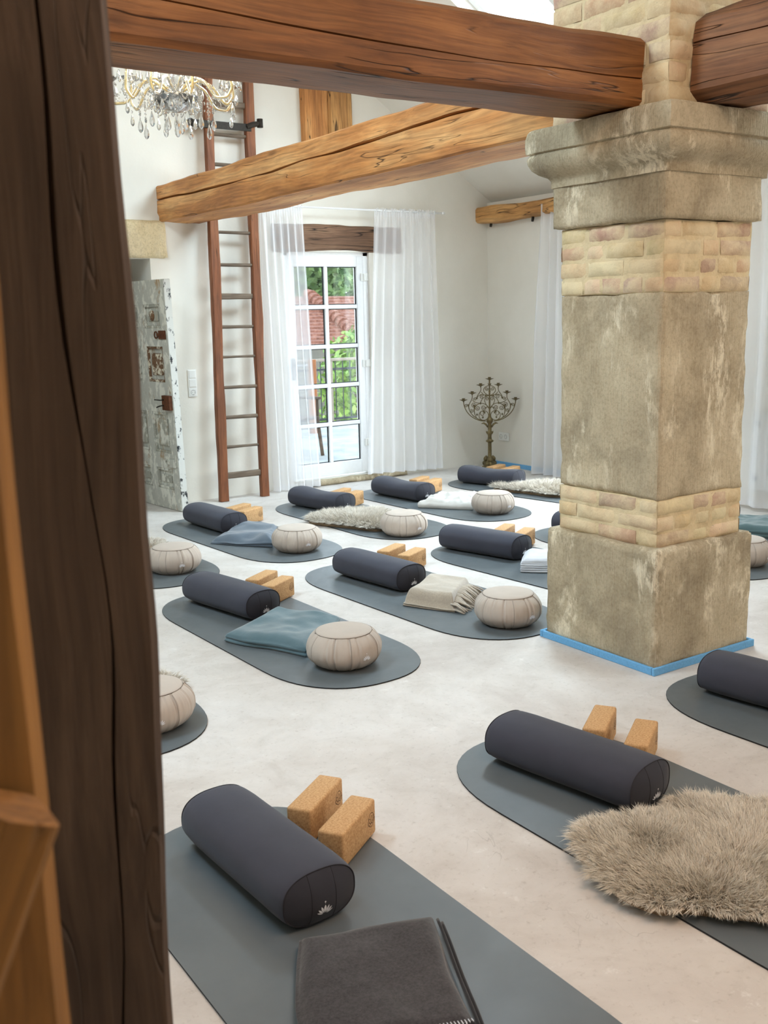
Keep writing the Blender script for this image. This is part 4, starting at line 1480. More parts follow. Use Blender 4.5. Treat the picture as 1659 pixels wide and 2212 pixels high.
for k in (0, 1):
    L = 4.15
    r_ = beam('rail', L, 0.055, 0.082, M['ladder'], 0.004, 2.2 + 5 * k, rad=0.008)
    p0, p1 = rail_pt(k, 0.002), rail_pt(k, 4.1)
    d = (p1 - p0).normalized()
    xa = Vector((1, 0, 0)); xa = (xa - d * xa.dot(d)).normalized()
    ya = xa.cross(d).normalized()
    # local X -> d (along), local Z -> xa (width), local Y -> -ya
    mt4 = Matrix((( d.x, -ya.x * -1, xa.x, 0), (d.y, -ya.y * -1, xa.y, 0), (d.z, -ya.z * -1, xa.z, 0), (0, 0, 0, 1)))
    mt4 = Matrix.Translation(p0 - Vector((3.957, 8.165, 0))) @ mt4
    if mt4.to_3x3().determinant() < 0:
        mt4 = mt4 @ Matrix.Scale(-1, 4, (0, 1, 0))
    r_.data.transform(Matrix.Identity(4))
    r_.parent = lad
    r_.matrix_local = mt4
for i, z in enumerate((0.223, 0.474, 0.730, 0.989, 1.249, 1.507, 1.763, 2.028, 2.299, 2.57, 2.852, 3.097, 3.348, 3.60, 3.86)):
    thick = i in (0, 6, 12)
    a, c = rail_pt(0, z), rail_pt(1, z - .004)
    L = (c - a).length + .05
    rg = beam('rung', L, 0.03, 0.05 if thick else 0.027, M['rung'], 0.003, i * 1.3, rad=0.009, step=.02)
    rg.parent = lad
    rg.location = a - Vector((3.957, 8.165, 0)) - Vector((.025, 0, 0))
    rg.rotation_euler = (0, math.asin((a.z - c.z) / (c - a).length), 0)
b = MB()
b.box(3.70, 4.24, 8.250, 8.262, 3.135, 3.195, .003).lathe([(0.001, 0), (.032, .0), (.032, .012), (.001, .012)], 14, mtx=Matrix.Translation((3.69, 8.268, 3.172)) @ Matrix.Rotation(PI / 2, 4, 'X'))
b.tube([(4.20, 8.256, 3.17), (4.26, 8.24, 3.195), (4.31, 8.235, 3.20)], .022, 8)
for x in (3.92, 4.06):
    b.lathe([(.001, 0), (.009, .0), (.006, .006), (.001, .007)], 8, mtx=Matrix.Translation((x, 8.250, 3.165)) @ Matrix.Rotation(PI / 2, 4, 'X'))
st = b.obj('iron_strap', M['iron'])
MB().lathe([(.001, -.035), (.026, -.035), (.026, .035), (.001, .035)], 14, (4.315, 8.235, 3.205)).obj('strap_eye', M['iron'], st, True)
MB().box(3.68, 3.70, 8.256, YB + .01, 3.155, 3.19).box(4.305, 4.325, 8.235, YB + .01, 3.19, 3.215).obj('wall_pin', M['iron'], st)
tag(st, 'black iron strap hinge holding the ladder to the wall', 'strap')

# ------------------------------------------------------------------ old panelled door leaf
LW_, LH_, LT_ = 0.86, 1.895, 0.062
leaf = thing('old_door_leaf', 'old panelled door leaf with flaking grey paint left of the ladder', 'door leaf', (3.300, 7.935, 0.004))
# local X runs from the free edge into the doorway, local -Y is the face seen from the room
leaf.rotation_euler = (0, 0, 0)
dd = Vector((3.205 - 3.300, 8.80 - 7.935, 0)).normalized()
leaf.rotation_euler = (R(-1.4), 0, math.atan2(dd.y, dd.x))
b = MB()
b.box(0.0, LW_, -LT_ / 2 + .024, LT_ / 2 - .024, 0, LH_)
rails = [(0, .17), (.345, .48), (.82, 1.07), (1.36, 1.51), (1.70, LH_)]
for z0, z1 in rails:
    b.box(0.0, LW_, -LT_ / 2, LT_ / 2, z0, z1, .003)
for x0, x1 in ((0, .10), (LW_ / 2 - .05, LW_ / 2 + .05), (LW_ - .10, LW_)):
    b.box(x0, x1, -LT_ / 2 - .0005, LT_ / 2 + .0005, 0, LH_, .003)
b.obj('frame', M['flaking'], leaf)
for zi in range(4):
    z0, z1 = rails[zi][1], rails[zi + 1][0]
    for x0, x1 in ((.10, LW_ / 2 - .05), (LW_ / 2 + .05, LW_ - .10)):
        b = MB()
        for sg in (-1, 1):
            yo = sg * LT_ / 2
            for a in ((x0, x0 + .02, z0, z1), (x1 - .02, x1, z0, z1), (x0, x1, z0, z0 + .02), (x0, x1, z1 - .02, z1)):
                b.box(a[0], a[1], min(yo - sg * .004, yo - sg * .024), max(yo - sg * .004, yo - sg * .024), a[2], a[3], .004)
            b.box(x0 + .055, x1 - .055, min(yo - sg * .010, yo - sg * .026), max(yo - sg * .010, yo - sg * .026), z0 + .055, z1 - .055, .006)
        b.obj('panel', M['peeled'] if (zi == 2 and x0 < .2) else M['flaking_panel'], leaf)
MB().box(-.006, .002, -LT_ / 2 + .002, LT_ / 2 - .002, 0.002, LH_ - .002, .001).obj('worn_edge', M['flaking_edge'], leaf)
YF_ = LT_ / 2
for sg in (1,):
    b = MB().box(.008, .135, YF_, YF_ + .03, .845, .965, .003)
    lk = b.obj('rim_lock', M['rust'], leaf)
    MB().tube([(.10, YF_ + .03, .93), (.10, YF_ + .06, .93), (.20, YF_ + .06, .93)], .005, 6).obj('latch_lever', M['iron'], lk, True)
    MB().tube([(.10, YF_ + .03, .885), (.12, YF_ + .055, .882), (.17, YF_ + .055, .870), (.19, YF_ + .05, .865)], .006, 6).obj('key', M['iron'], lk, True)
    for z, mm in ((1.455, M['rust']), (.40, M['flaking'])):
        b = MB().box(.02, .13, YF_, YF_ + .014, z - .035, z + .035, .004)
        b.tube([(.12 + .05 + .026 * math.cos(q * PI / 8), YF_ + .012, z + .026 * math.sin(q * PI / 8)) for q in range(16)], .006, 6, True)
        b.box(.10, .15, YF_ + .004, YF_ + .02, z - .012, z + .012, .003)
        b.obj('slide_bolt', mm, leaf)
    MB().lathe([(.001, 0), (.045, 0), (.042, .006), (.02, .012), (.001, .013)], 18, mtx=Matrix.Translation((.25, YF_ - .012, 1.61)) @ Matrix.Rotation(-PI / 2, 4, 'X')).obj('round_scar', M['peeled'], leaf, True)

# ------------------------------------------------------------------ switch and sockets


def socket_face(b, x, z, s=.08):
    b.box(x - s / 2, x + s / 2, 0, .008, z - s / 2, z + s / 2, .003)


def socket_ring(x, z):
    b = MB()
    b.tube([(x + .0205 * math.cos(2 * PI * k / 24), 0, z + .0205 * math.sin(2 * PI * k / 24)) for k in range(24)], .0013, 5, True)
    b.tube([(x, 0, z - .019), (x, 0, z - .015)], .0022, 5).tube([(x, 0, z + .019), (x, 0, z + .015)], .0022, 5)
    for dx in (-.0095, .0095):
        b.lathe([(.0005, 0), (.003, 0), (.003, .0012), (.0005, .0012)], 8, mtx=Matrix.Translation((x + dx, 0, z)) @ Matrix.Rotation(PI / 2, 4, 'X'))
    return b


sw = thing('switch_panel', 'white triple switch and socket plate between old door and ladder', 'switch', (3.610, YB - .010, 0.915))
MB().box(-.04, .04, 0, .009, 0, .233, .003).obj('plate', M['white_plastic'], sw)
for z in (.118, .195):
    MB().box(-.031, .031, -.006, 0, z - .033, z + .033, .003).obj('rocker', M['white_plastic'], sw)
sc = MB().box(-.031, .031, -.004, 0, .008, .070, .003).obj('socket', M['white_plastic'], sw)
r_ = socket_ring(0, .039); o = r_.obj('contact_ring', M['socket_grey'], sc); o.location = (0, -.0045, 0)
so = thing('wall_socket', 'white double wall socket low on the wall beside the candelabrum', 'socket', (XR - .010, 8.10, 0.265))
so.rotation_euler = (0, 0, -PI / 2)
MB().box(-.078, .078, 0, .009, 0, .085, .003).obj('plate', M['white_plastic'], so)
for x in (-.036, .036):
    sc = MB().box(x - .031, x + .031, -.004, 0, .012, .074, .003).obj('socket', M['white_plastic'], so)
    o = socket_ring(x, .043).obj('contact_ring', M['socket_grey'], sc); o.location = (0, -.0045, 0)

# ------------------------------------------------------------------ curtains


def curtain(name, label, tl, tr, bl, br, depth_dir, folds, amp, seed, group=None, hem=.05, zt=None):
    """sheer panel between top-left/right and bottom-left/right (x,y,z); folds swing along depth_dir"""
    tl, tr, bl, br, dd = map(Vector, (tl, tr, bl, br, depth_dir))
    root = thing(name, label, 'curtain', ((bl + br) / 2).to_tuple(), 0, group)
    org = root.location.copy()
    NX, NZ = 200, 36
    rnd = random.Random(seed)
    ph = rnd.uniform(0, 6)
    def pt(u, v, extra=0.0):
        # v 0 at the top, 1 at the bottom
        p = (tl * (1 - u) + tr * u) * (1 - v) + (bl * (1 - u) + br * u) * v
        uu = u + .03 * N3(u * 3 + seed, v * 1.0, 0) 
        w = math.sin(2 * PI * folds * uu + ph + .8 * N3(u * 2.2, v * .6, seed))
        w2 = math.sin(2 * PI * folds * 2.7 * uu + ph * 2)
        a = amp * (.35 + .65 * min(1, v * 2.2)) * (.6 + .6 * abs(N3(u * 4 + seed, .4, 2)) * 2)
        hd = .008 * math.sin(2 * PI * folds * 4 * u + seed) * math.exp(-v * 26)
        return p + dd * (a * (w + .10 * w2) + hd + extra) - org
    vs, fs = [], []
    for j in range(NZ + 1):
        v = (j / NZ)
        v = v ** 1.25 if j < NZ else 1.0
        for i in range(NX + 1):
            vs.append(pt(i / NX, v))
    for j in range(NZ):
        for i in range(NX):
            a = j * (NX + 1) + i
            fs.append((a, a + 1, a + NX + 2, a + NX + 1))
    link_mesh('panel', vs, fs, M['sheer'], root, True)
    H = (tl - bl).length
    for nm, v0, v1 in (('hem', 1 - hem / H, 1.0), ('heading', -.008, .022)):
        vs, fs = [], []
        for j in range(3):
            v = v0 + (v1 - v0) * j / 2
            for i in range(NX + 1):
                q = pt(i / NX, v, -.0015)
                if nm == 'heading':
                    q.z += .006 * math.sin(i * 1.3 + seed) if j == 0 else 0
                vs.append(q)
        for j in range(2):
            for i in range(NX):
                a = j * (NX + 1) + i
                fs.append((a, a + 1, a + NX + 2, a + NX + 1))
        link_mesh(nm, vs, fs, M['sheer'], root, True)
    return root


YC = YB - .105
curtain('sheer_curtain', 'sheer white curtain left of the glazed door, behind the ladder', (4.28, YC, 2.535), (4.715, YC, 2.535), (4.30, YC - .02, .012), (4.80, YC - .03, .018), (0, 1, 0), 6, .030, 3, 'sheer white curtains')
curtain('sheer_curtain', 'sheer white curtain right of the glazed door', (5.475, YC, 2.53), (6.175, YC, 2.53), (5.30, YC - .03, .07), (6.215, YC - .02, .035), (0, 1, 0), 7, .034, 5, 'sheer white curtains')
XC = XR - .12
curtain('sheer_curtain', 'sheer white curtain on the right wall, left of the pillar', (XC, 7.44, 2.53), (XC, 6.88, 2.53), (XC - .02, 7.52, .012), (XC - .02, 6.80, .015), (1, 0, 0), 5, .05, 7, 'sheer white curtains')
curtain('sheer_curtain', 'sheer white curtain on the right wall, right of the pillar', (XC, 5.20, 2.56), (XC, 3.9, 2.56), (XC - .02, 5.26, .03), (XC - .02, 3.9, .03), (1, 0, 0), 6, .032, 9, 'sheer white curtains')
rod = MB().tube([(4.18, YC, 2.535), (6.27, YC, 2.53)], .008, 8).lathe([(.001, -.02), (.011, -.015), (.011, .015), (.001, .02)], 10, mtx=Matrix.Translation((6.28, YC, 2.53)) @ Matrix.Rotation(PI / 2, 4, 'Y')).obj('curtain_rod', M['white_paint'], None, True)
tag(rod, 'thin white curtain rod above the glazed door', 'curtain rod')
for x in (4.22, 6.235):
    MB().tube([(x, YC, 2.53), (x, YB, 2.53)], .006, 6).obj('bracket', M['white_paint'], rod, True)
rod = MB().tube([(XC, 7.52, 2.535), (XC, 3.6, 2.56)], .010, 8).lathe([(.001, -.026), (.017, -.02), (.017, .015), (.001, .022)], 12, mtx=Matrix.Translation((XC, 7.54, 2.535)) @ Matrix.Rotation(PI / 2, 4, 'X')).obj('curtain_rod', M['white_paint'], None, True)
tag(rod, 'white curtain rod end knob left of the pillar on the right wall', 'curtain rod')
for y in (7.48, 5.3, 3.7):
    MB().tube([(XC, y, 2.54), (XR, y, 2.54)], .007, 6).obj('bracket', M['white_paint'], rod, True)
rd = MB().box(XR - .06, XR - .012, 4.25, 5.07, .15, .74, .006)
rd = rd.obj('radiator', M['white_plastic'])
b = MB()
for i in range(16):
    b.box(XR - .066, XR - .058, 4.28 + i * .048, 4.305 + i * .048, .18, .71, .003)
b.obj('ribs', M['white_plastic'], rd)
for z in (.24, .68):
    MB().lathe([(.001, 0), (.022, 0), (.022, .008), (.001, .008)], 14, mtx=Matrix.Translation((XR - .066, 5.01, z)) @ Matrix.Rotation(-PI / 2, 4, 'Y')).obj('valve_cap', M['socket_grey'], rd, True)
MB().box(XR - .012, XR, 4.4, 4.9, .3, .6).obj('wall_mount', M['white_plastic'], rd)
tag(rd, 'white radiator seen through the sheer curtain at right', 'radiator')

# ------------------------------------------------------------------ candelabrum
cd = thing('candelabrum', 'dark bronze seven branch candelabrum standing in the far corner', 'candelabrum', (6.63, 7.985, 0), R(-33.7))
b = MB()
b.lathe([(.001, .0), (.075, .0), (.078, .012), (.066, .03), (.062, .06), (.066, .075), (.055, .085), (.035, .095), (.034, .125), (.022, .14)], 9, mod=lambda q, z: 1 + .10 * math.cos(3 * q))
for k in range(3):
    q = 2 * PI * k / 3 - PI / 2
    for (r, z, s) in ((.070, .018, .020), (.062, .07, .019), (.046, .112, .022), (.040, .132, .013)):
        mt_ = Matrix.Translation((r * math.cos(q), r * math.sin(q), z)) @ Matrix.Scale(1.25, 4, (0, 0, 1))
        b.lathe([(s * math.sin(PI * i / 8) + .0005, -s * math.cos(PI * i / 8)) for i in range(9)], 10, mtx=mt_)
b.obj('lion_foot_base', M['bronze'], cd, True)
MB().lathe([(.030, .12), (.024, .135), (.019, .15), (.018, .27), (.020, .282), (.034, .288), (.041, .297), (.034, .307), (.020, .313), (.022, .322), (.018, .335), (.020, .36), (.028, .39), (.018, .40), (.020, .45), (.018, .47), (.024, .48), (.032, .49), (.034, .513), (.024, .525), (.012, .55), (.008, .57), (.008, .79), (.012, .80), (.007, .81), (.007, .90), (.006, .92)], 16).obj('stem', M['bronze'], cd, True)


def spiral(c, r0, a0, turns, sgn=1, n=26, shrink=.82):
    pts = []
    for i in range(n):
        t = i / (n - 1)
        r = r0 * (1 - shrink * t)
        a = a0 + sgn * turns * 2 * PI * t
        pts.append((c[0] + r * math.cos(a), 0, c[1] + r * math.sin(a)))
    return pts


def bez(p0, p1, p2, p3, n=16):
    out = []
    for i in range(n + 1):
        t = i / n
        f = lambda k: (1 - t) ** 3 * p0[k] + 3 * (1 - t) ** 2 * t * p1[k] + 3 * (1 - t) * t * t * p2[k] + t ** 3 * p3[k]
        out.append((f(0), 0, f(1)))
    return out


def cq(p):
    return ((p[0] - 705) * .000589, (1812 - p[1]) * .000589)


CURVES = [((640, 965), (420, 962), (268, 800), (263, 625), .0050), ((600, 958), (400, 905), (345, 780), (343, 680), .0044),
          ((470, 885), (400, 740), (450, 690), (545, 662), .0040), ((410, 512), (420, 620), (360, 620), (350, 705), .0042),
          ((416, 598), (440, 640), (490, 655), (550, 660), .0040), ((556, 380), (575, 480), (500, 490), (488, 565), .0042),
          ((566, 468), (590, 515), (630, 530), (700, 532), .0042), ((700, 532), (590, 540), (560, 610), (550, 660), .0040),
          ((700, 530), (560, 480), (590, 380), (682, 366), .0040), ((682, 366), (690, 350), (690, 330), (676, 326), .0036),
          ((700, 760), (650, 690), (590, 620), (640, 560), .0040), ((550, 660), (630, 655), (685, 710), (700, 762), .0040),
          ((550, 660), (430, 690), (420, 800), (480, 905), .0042), ((350, 705), (350, 760), (375, 830), (450, 895), .0040),
          ((488, 565), (520, 520), (570, 490), (604, 530), .0036), ((700, 735), (670, 725), (640, 720), (630, 745), .0036)]
SPIRALS = [((305, 697), 30, .3, 1.4, 1), ((398, 790), 30, 2.4, 1.4, -1), ((437, 683), 48, .2, 1.7, -1), ((458, 577), 30, 2.8, 1.4, 1),
           ((570, 550), 36, .4, 1.5, 1), ((655, 415), 32, .2, 1.5, -1), ((660, 585), 32, 2.4, 1.4, -1), ((502, 740), 42, 3.0, 1.5, 1),
           ((602, 733), 46, .3, 1.7, -1), ((585, 838), 48, 1.6, .95, 1)]
CUPS = [cq((710, 258)), cq((555, 360)), cq((410, 492)), cq((262, 608))]
for sg in (-1, 1):
    b = MB()
    mir = lambda pts: [(sg * x, y, z) for x, y, z in pts]
    k_ = lambda x: -x                                   # the curves are drawn for the left half
    for p0, p1, p2, p3, r in CURVES:
        b.tube(mir([(-x, y, z) for x, y, z in bez(cq(p0), cq(p1), cq(p2), cq(p3))]), r, 6)
    for c, r, a0, tr, dr in SPIRALS:
        b.tube(mir([(-x, y, z) for x, y, z in spiral(cq(c), r * .000589, a0, tr, dr)]), .0036, 6)
    cc, rr = cq((604, 868)), 82 * .000589
    b.tube(mir([(-(cc[0] + rr * math.cos(a * PI / 14)), 0, cc[1] + rr * math.sin(a * PI / 14)) for a in range(28)]), .0040, 6, True)
    for p in ((490, 852), (340, 690), (550, 660), (490, 570), (600, 800), (590, 900), (640, 530), (440, 700), (620, 820)):
        x, z = cq(p)
        b.lathe([(.0008, -.013), (.007, -.005), (.010, .002), (.0008, .014)], 6, (-sg * x, 0, z))
    b.obj('scrollwork', M['bronze'], cd, True)
    lf = MB()
    lf.tube(mir([(.02, 0, .435), (.035, 0, .465), (.06, 0, .480), (.085, 0, .474)]), [.006, .012, .010, .002], 6)
    lf.tube(mir([(.018, 0, .365), (.030, 0, .385), (.036, 0, .402)]), [.006, .008, .001], 6)
    lf.obj('acanthus_leaf', M['bronze'], cd, True)
cups = [(0.0, CUPS[0][1])] + [(sd * x, z) for x, z in CUPS[1:] for sd in (-1, 1)]
for x, z in cups:
    zz = z
    MB().lathe([(.003, -.022), (.006, -.010), (.012, -.004), (.026, .002), (.040, .008), (.040, .010), (.014, .008), (.013, .014), (.017, .020), (.017, .023), (.012, .023), (.001, .016)], 16, (x, 0, zz), mod=lambda q, h: 1 + (.08 * math.cos(8 * q) if h > .005 and h < .0105 else 0)).obj('candle_cup', M['bronze'], cd, True)

# ------------------------------------------------------------------ chandelier
ch = thing('chandelier', 'lit crystal chandelier hanging in front of the ladder top', 'chandelier', (2.40, 5.55, 0))
zr = roof_z(2.40)
MB().tube([(0, 0, 3.30), (0, 0, zr + .01)], .006, 6).lathe([(.001, 0), (.06, 0), (.05, -.05), (.001, -.07)], 18, (0, 0, zr - .07)).obj('chain_and_canopy', M['chrome'], ch, True)
MB().lathe([(.006, 2.74), (.03, 2.76), (.018, 2.80), (.045, 2.84), (.05, 2.88), (.02, 2.92), (.03, 2.98), (.05, 3.04), (.03, 3.12), (.016, 3.2), (.02, 3.3), (.004, 3.32)], 18).obj('glass_column', M['crystal'], ch, True)
MB().lathe([(.004, 2.69), (.05, 2.695), (.09, 2.72), (.115, 2.755), (.118, 2.775), (.108, 2.77), (.08, 2.74), (.004, 2.715)], 24, mod=lambda q, z: 1 + .03 * math.cos(12 * q)).obj('glass_bowl', M['crystal'], ch, True)
NA = 10
drop_me = None
rnd = random.Random(12)


def drop_mesh():
    b = MB()
    b.lathe([(.0006, .030), (.0022, .024), (.0075, .008), (.0095, -.002), (.0085, -.010), (.0045, -.0165), (.0008, -.019)], 8)
    b.lathe([(.0006, .034), (.0045, .038), (.0045, .042), (.0006, .046)], 6)
    return b


dm = None
beads = MB()
drops = []
for k in range(NA):
    q = 2 * PI * k / NA + .2
    ca, sa = math.cos(q), math.sin(q)
    up_ = k % 2 == 0
    RR, zc = (.36, 2.86) if up_ else (.30, 2.90)
    p = [(.04, 2.80), (.12, 2.86), (.20, 2.83), (.26, 2.74), (RR - .02, 2.735), (RR + .015, 2.78), (RR, zc - .02)]
    pts = []
    for i in range(len(p) - 1):
        for t in (0, .25, .5, .75):
            a, c = p[i], p[i + 1]
            pts.append((ca * (a[0] + (c[0] - a[0]) * t), sa * (a[0] + (c[0] - a[0]) * t), a[1] + (c[1] - a[1]) * t))
    pts.append((ca * p[-1][0], sa * p[-1][0], p[-1][1]))
    sm = [pts[0]] + [tuple((pts[i - 1][j] + 2 * pts[i][j] + pts[i + 1][j]) / 4 for j in range(3)) for i in range(1, len(pts) - 1)] + [pts[-1]]
    arm = MB().tube(sm, .0085, 8).obj('arm', M['amber'], ch, True)
    MB().lathe([(.004, -.02), (.03, -.01), (.052, .004), (.055, .012), (.03, .004), (.012, .006), (.013, .03), (.004, .03)], 16, (ca * RR, sa * RR, zc), mod=lambda a, z: 1 + .05 * math.cos(10 * a)).obj('drip_tray', M['crystal'], arm, True)
    MB().lathe([(.010, .02), (.010, .075), (.004, .078)], 10, (ca * RR, sa * RR, zc)).obj('candle_sleeve', M['white_plastic'], arm, True)
    MB().lathe([(.004, .078), (.011, .092), (.013, .105), (.007, .125), (.0008, .142)], 10, (ca * RR, sa * RR, zc)).obj('bulb', M['bulb'], arm, True)
    for j in range(5):
        a = q + 2 * PI * j / 5
        drops.append((ca * RR + .052 * math.cos(a), sa * RR + .052 * math.sin(a), zc - .055 - rnd.uniform(0, .02), rnd.uniform(.9, 1.25)))
    drops.append((ca * (RR + .01), sa * (RR + .01), 2.685 - rnd.uniform(0, .02), 1.3))
    for t in range(14):                          # bead swags between neighbouring arms and to the bowl
        u = t / 13
        q2 = q + 2 * PI / NA
        ex = (ca * RR * (1 - u) + math.cos(q2) * (.66 - RR) * u, sa * RR * (1 - u) + math.sin(q2) * (.66 - RR) * u, zc * (1 - u) + (5.76 - zc) * u - .10 * math.sin(PI * u) - .02)
        beads.lathe([(.0005, -.006), (.0052, 0), (.0005, .006)], 6, ex)
        in_ = (ca * (RR * (1 - u) + .11 * u), sa * (RR * (1 - u) + .11 * u), (zc - .03) * (1 - u) + 2.77 * u - .08 * math.sin(PI * u))
        beads.lathe([(.0005, -.006), (.0052, 0), (.0005, .006)], 6, in_)
for j in range(14):
    a = 2 * PI * j / 14
    drops.append((.112 * math.cos(a), .112 * math.sin(a), 2.715, 1.35))
    for t in range(4):
        beads.lathe([(.0005, -.007), (.006, 0), (.0005, .007)], 6, (.112 * math.cos(a), .112 * math.sin(a), 2.765 - t * .006))
for j in range(9):
    a = 2 * PI * j / 9 + .1
    drops.append((.20 * math.cos(a), .20 * math.sin(a), 2.60 + .012 * (j % 3), 1.7))
    for t in range(8):
        beads.lathe([(.0005, -.009), (.0075, 0), (.0005, .009)], 6, (.20 * math.cos(a), .20 * math.sin(a), 2.66 + .012 * (j % 3) + t * .02))
    if j % 2:
        drops.append((.07 * math.cos(a), .07 * math.sin(a), 2.62, 1.6))
drops.append((0, 0, 2.60, 2.0))
drops = drops[:98]
first = None
for (x, y, z, s) in drops:
    if first is None:
        first = drop_mesh().obj('crystal_drop', M['crystal'], ch)
        o = first
    else:
        o = first.copy(); COL.objects.link(o); o.parent = ch
    o.location = (x, y, z)
    o.scale = (s, s, s)
bd = beads.obj('bead_strings', M['crystal'], ch)
bd['kind'] = 'stuff'
pl = bpy.data.lights.new('chandelier_glow', 'POINT')
pl.energy = 14; pl.color = (1.0, .84, .6); pl.shadow_soft_size = .3
plo = bpy.data.objects.new('chandelier_glow', pl); COL.objects.link(plo); plo.location = (2.40, 5.55, 3.05)

# ------------------------------------------------------------------ outdoors, beyond the glazed door
tg = MB().box(3.4, 14, YB + T, 13.2, -.12, .0).obj('terrace', M['paving'])
structure(tg)
lg = MB().box(2, 60, 13.2, 70, -2.2, -2.0).obj('garden_ground', M['leaf_bright'])
structure(lg)
rl = thing('railing', 'dark metal terrace railing with a pale handrail', 'railing', (8.0, 12.9, 0))
MB().box(-1.6, 1.6, -.03, .03, .93, .97, .008).obj('handrail', M['rail_wood'], rl)
MB().box(-1.6, 1.6, -.012, .012, .08, .11).box(-1.6, 1.6, -.012, .012, .80, .83).obj('rail_bar', M['rail'], rl)
for i in range(26):
    MB().box(-1.58 + i * .126, -1.568 + i * .126, -.006, .006, .11, .93).obj('baluster', M['rail'], rl)
for x in (-.28, 1.2, -1.55):
    MB().box(x - .03, x + .03, -.03, .03, 0, .93, .004).obj('newel', M['rail_wood'], rl)
pp = beam('garden_post', 1.0, .10, .10, M['orange_wood'], .002, 1.0)
pp.rotation_euler = (0, -PI / 2, 0)
pp.location = (7.02, 12.2, 0)
tag(pp, 'orange wooden post outside, seen through the left door panes', 'post')
wd = MB().box(5.9, 6.85, 12.4, 12.5, 0, 2.0).obj('shed_wall', M['brown_wood'])
tag(wd, 'dark brown wooden shed side outside behind the orange post', 'shed')
ck = thing('garden_chair', 'dark wooden garden chair on the terrace outside', 'chair', (5.62, 10.35, 0), R(20))
MB().box(-.25, .25, -.25, .22, .42, .45, .006).obj('seat', M['brown_wood'], ck)
for (x, y0, y1) in ((-.23, -.24, -.30), (.23, -.24, -.30), (-.23, .2, .36), (.23, .2, .36)):
    MB().tube([(x, y1, 0), (x, y0, .43)], .022, 6).obj('leg', M['brown_wood'], ck)
b = MB()
for i in range(5):
    b.box(-.24, .24, .22 + i * .02, .24 + i * .02, .50 + i * .10, .56 + i * .10, .004)
b.obj('backrest', M['brown_wood'], ck)
for x in (-.26, .26):
    MB().box(x - .03, x + .03, -.27, .26, .64, .67, .006).tube([(x, -.22, .43), (x, -.22, .65)], .018, 6).obj('armrest', M['brown_wood'], ck)

# tiled hip-roof building
hb = thing('tiled_house', 'house with a red tiled hip roof outside the glazed door', 'house', (12.72, 19.7, -2.0))
MB().box(-3.2, 3.4, .35, 5.5, 0, 2.95).obj('wall', M['render_grey'], hb)
rf = MB()
ridge = Vector((0.05, 2.6, 4.05))
for face in ('s1', 's2'):
    pass
NC = 15
cor = Vector((0.0, 0.0, 2.90))
for k in range(NC):
    t0, t1 = k / NC, (k + 1.12) / NC
    # left slope (faces -X): eave runs from the corner back along +Y-left ; right slope: along +X
    for e_end, r_end in ((Vector((-3.4, 1.2, 2.90)), Vector((-2.6, 3.4, 4.05))), (Vector((3.6, 0.9, 2.90)), Vector((2.8, 3.2, 4.05)))):
        nseg = 18
        row = []
        for j in range(nseg + 1):
            u = j / nseg
            e = cor.lerp(e_end, u); r = ridge.lerp(r_end, u)
            p0 = e.lerp(r, t0); p1 = e.lerp(r, min(1, t1))
            jz = .012 * N3(u * 30, k * 3, 1)
            row.append((p0 + Vector((0, -.03, .045 + jz)), p1 + Vector((0, 0, .0)), p0 + Vector((0, -.03, -.02))))
        vs, fs = [], []
        for a in row:
            vs += list(a)
        for j in range(nseg):
            q = j * 3
            fs.append((q, q + 3, q + 4, q + 1))
            fs.append((q + 2, q + 5, q + 3, q))
        rf.add(vs, fs)
ro = rf.obj('roof', M['tile'], hb)
b = MB()
for k in range(14):
    t = k / 14
    p0 = cor.lerp(ridge, t) + Vector((0, -.04, .06)); p1 = cor.lerp(ridge, t + .085) + Vector((0, 0, .07))
    b.tube([p0, p1], [.17, .10], 10)
b.obj('hip_tiles', M['tile'], ro)
MB().box(-3.3, 3.5, .7, .78, 2.80, 2.90).obj('gutter', M['rail'], hb)
dk = MB()
for k in range(4):
    dk.box(-1.9 + k * .26, -1.66 + k * .26, 2.2, 2.9, 4.0 - .02 * k, 4.16 - .02 * k, .03)
dk.obj('dark_ridge_tiles', M['tile_dark'], hb)


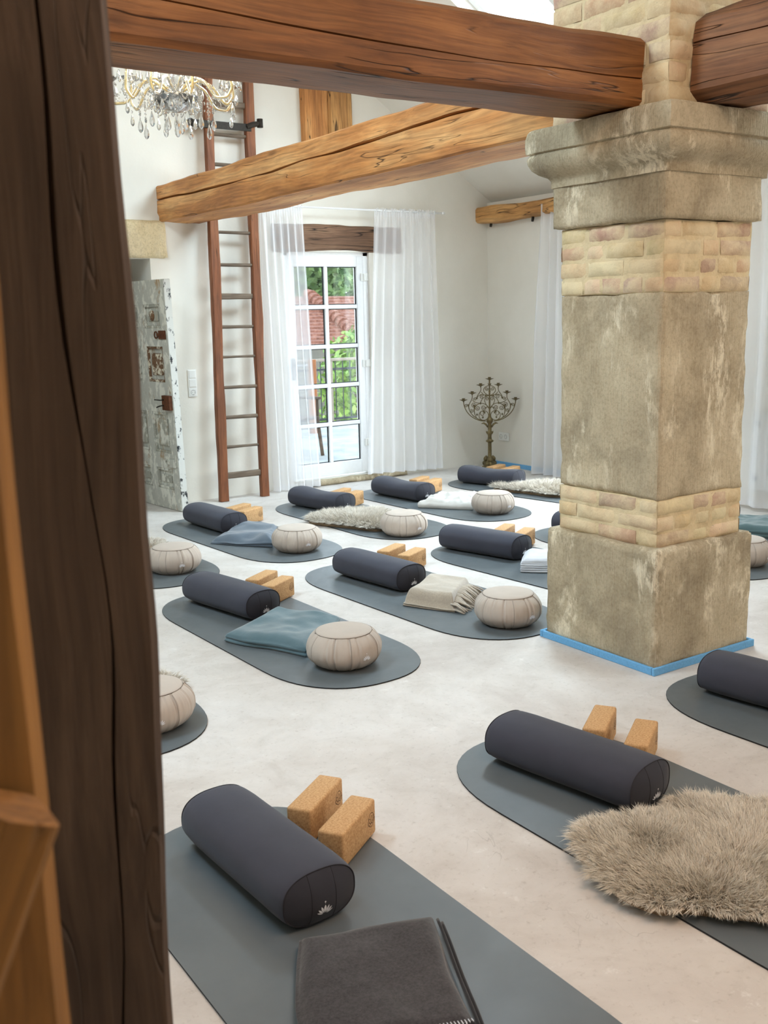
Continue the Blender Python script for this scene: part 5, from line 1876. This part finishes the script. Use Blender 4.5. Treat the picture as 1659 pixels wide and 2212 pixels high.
def tree(label, x, y, z0, h, cr, n, m, seed, leaf=.12, cat='tree', name='leafy_tree'):
    rng = np.random.default_rng(seed)
    root = thing(name, label, cat, (x, y, z0))
    MB().tube([(0, 0, 0), (.1, 0, h * .4), (0, .1, h * .75)], [.14, .11, .05], 8).obj('trunk', M['bark'], root)
    nb = 14
    cen = rng.normal(0, 1, (nb, 3)); cen /= np.linalg.norm(cen, axis=1)[:, None]
    cen *= np.array([cr, cr, h * .36]) * .62
    cen[:, 2] += h * .62
    i = rng.integers(0, nb, n)
    d = rng.normal(0, 1, (n, 3)); d /= np.linalg.norm(d, axis=1)[:, None]
    P = cen[i] + d * (cr * .52) * rng.uniform(.6, 1.05, n)[:, None]
    a = rng.normal(0, 1, (n, 3)); a /= np.linalg.norm(a, axis=1)[:, None]
    bb = np.cross(a, d); bb /= np.linalg.norm(bb, axis=1)[:, None] + 1e-9
    s = leaf * rng.uniform(.6, 1.3, n)[:, None]
    V = np.stack([P - a * s, P + bb * s * .5, P + a * s, P - bb * s * .5], 1).reshape(-1, 3)
    F = [(4 * k, 4 * k + 1, 4 * k + 2, 4 * k + 3) for k in range(n)]
    c = np.ones((n, 4, 4), np.float32)
    c[:, :, 0] = np.clip(rng.normal(.5, .28, n), 0, 1)[:, None]
    link_mesh('foliage', V, F, m, root, False, c.reshape(-1))
    return root


tree('broad green tree behind the tiled roof, left', 14.6, 28.0, -2.0, 8.0, 2.4, 5000, M['leaf'], 3, .16)
tree('pale green tree behind the tiled roof, right', 20.4, 29.5, -2.0, 8.4, 2.6, 5000, M['leaf'], 4, .16)
tree('tall dark tree far behind the tiled roof', 23.5, 41.0, -2.0, 12.0, 4.6, 6000, M['leaf'], 5, .25)
tree('bright green bush behind the terrace railing', 9.1, 14.3, -2.0, 3.7, 0.75, 1800, M['leaf_bright'], 6, .07, 'bush', 'leafy_bush')
tree('low green bush below the handrail outside', 7.3, 14.9, -2.0, 2.5, 0.6, 1500, M['leaf'], 7, .07, 'bush', 'leafy_bush')
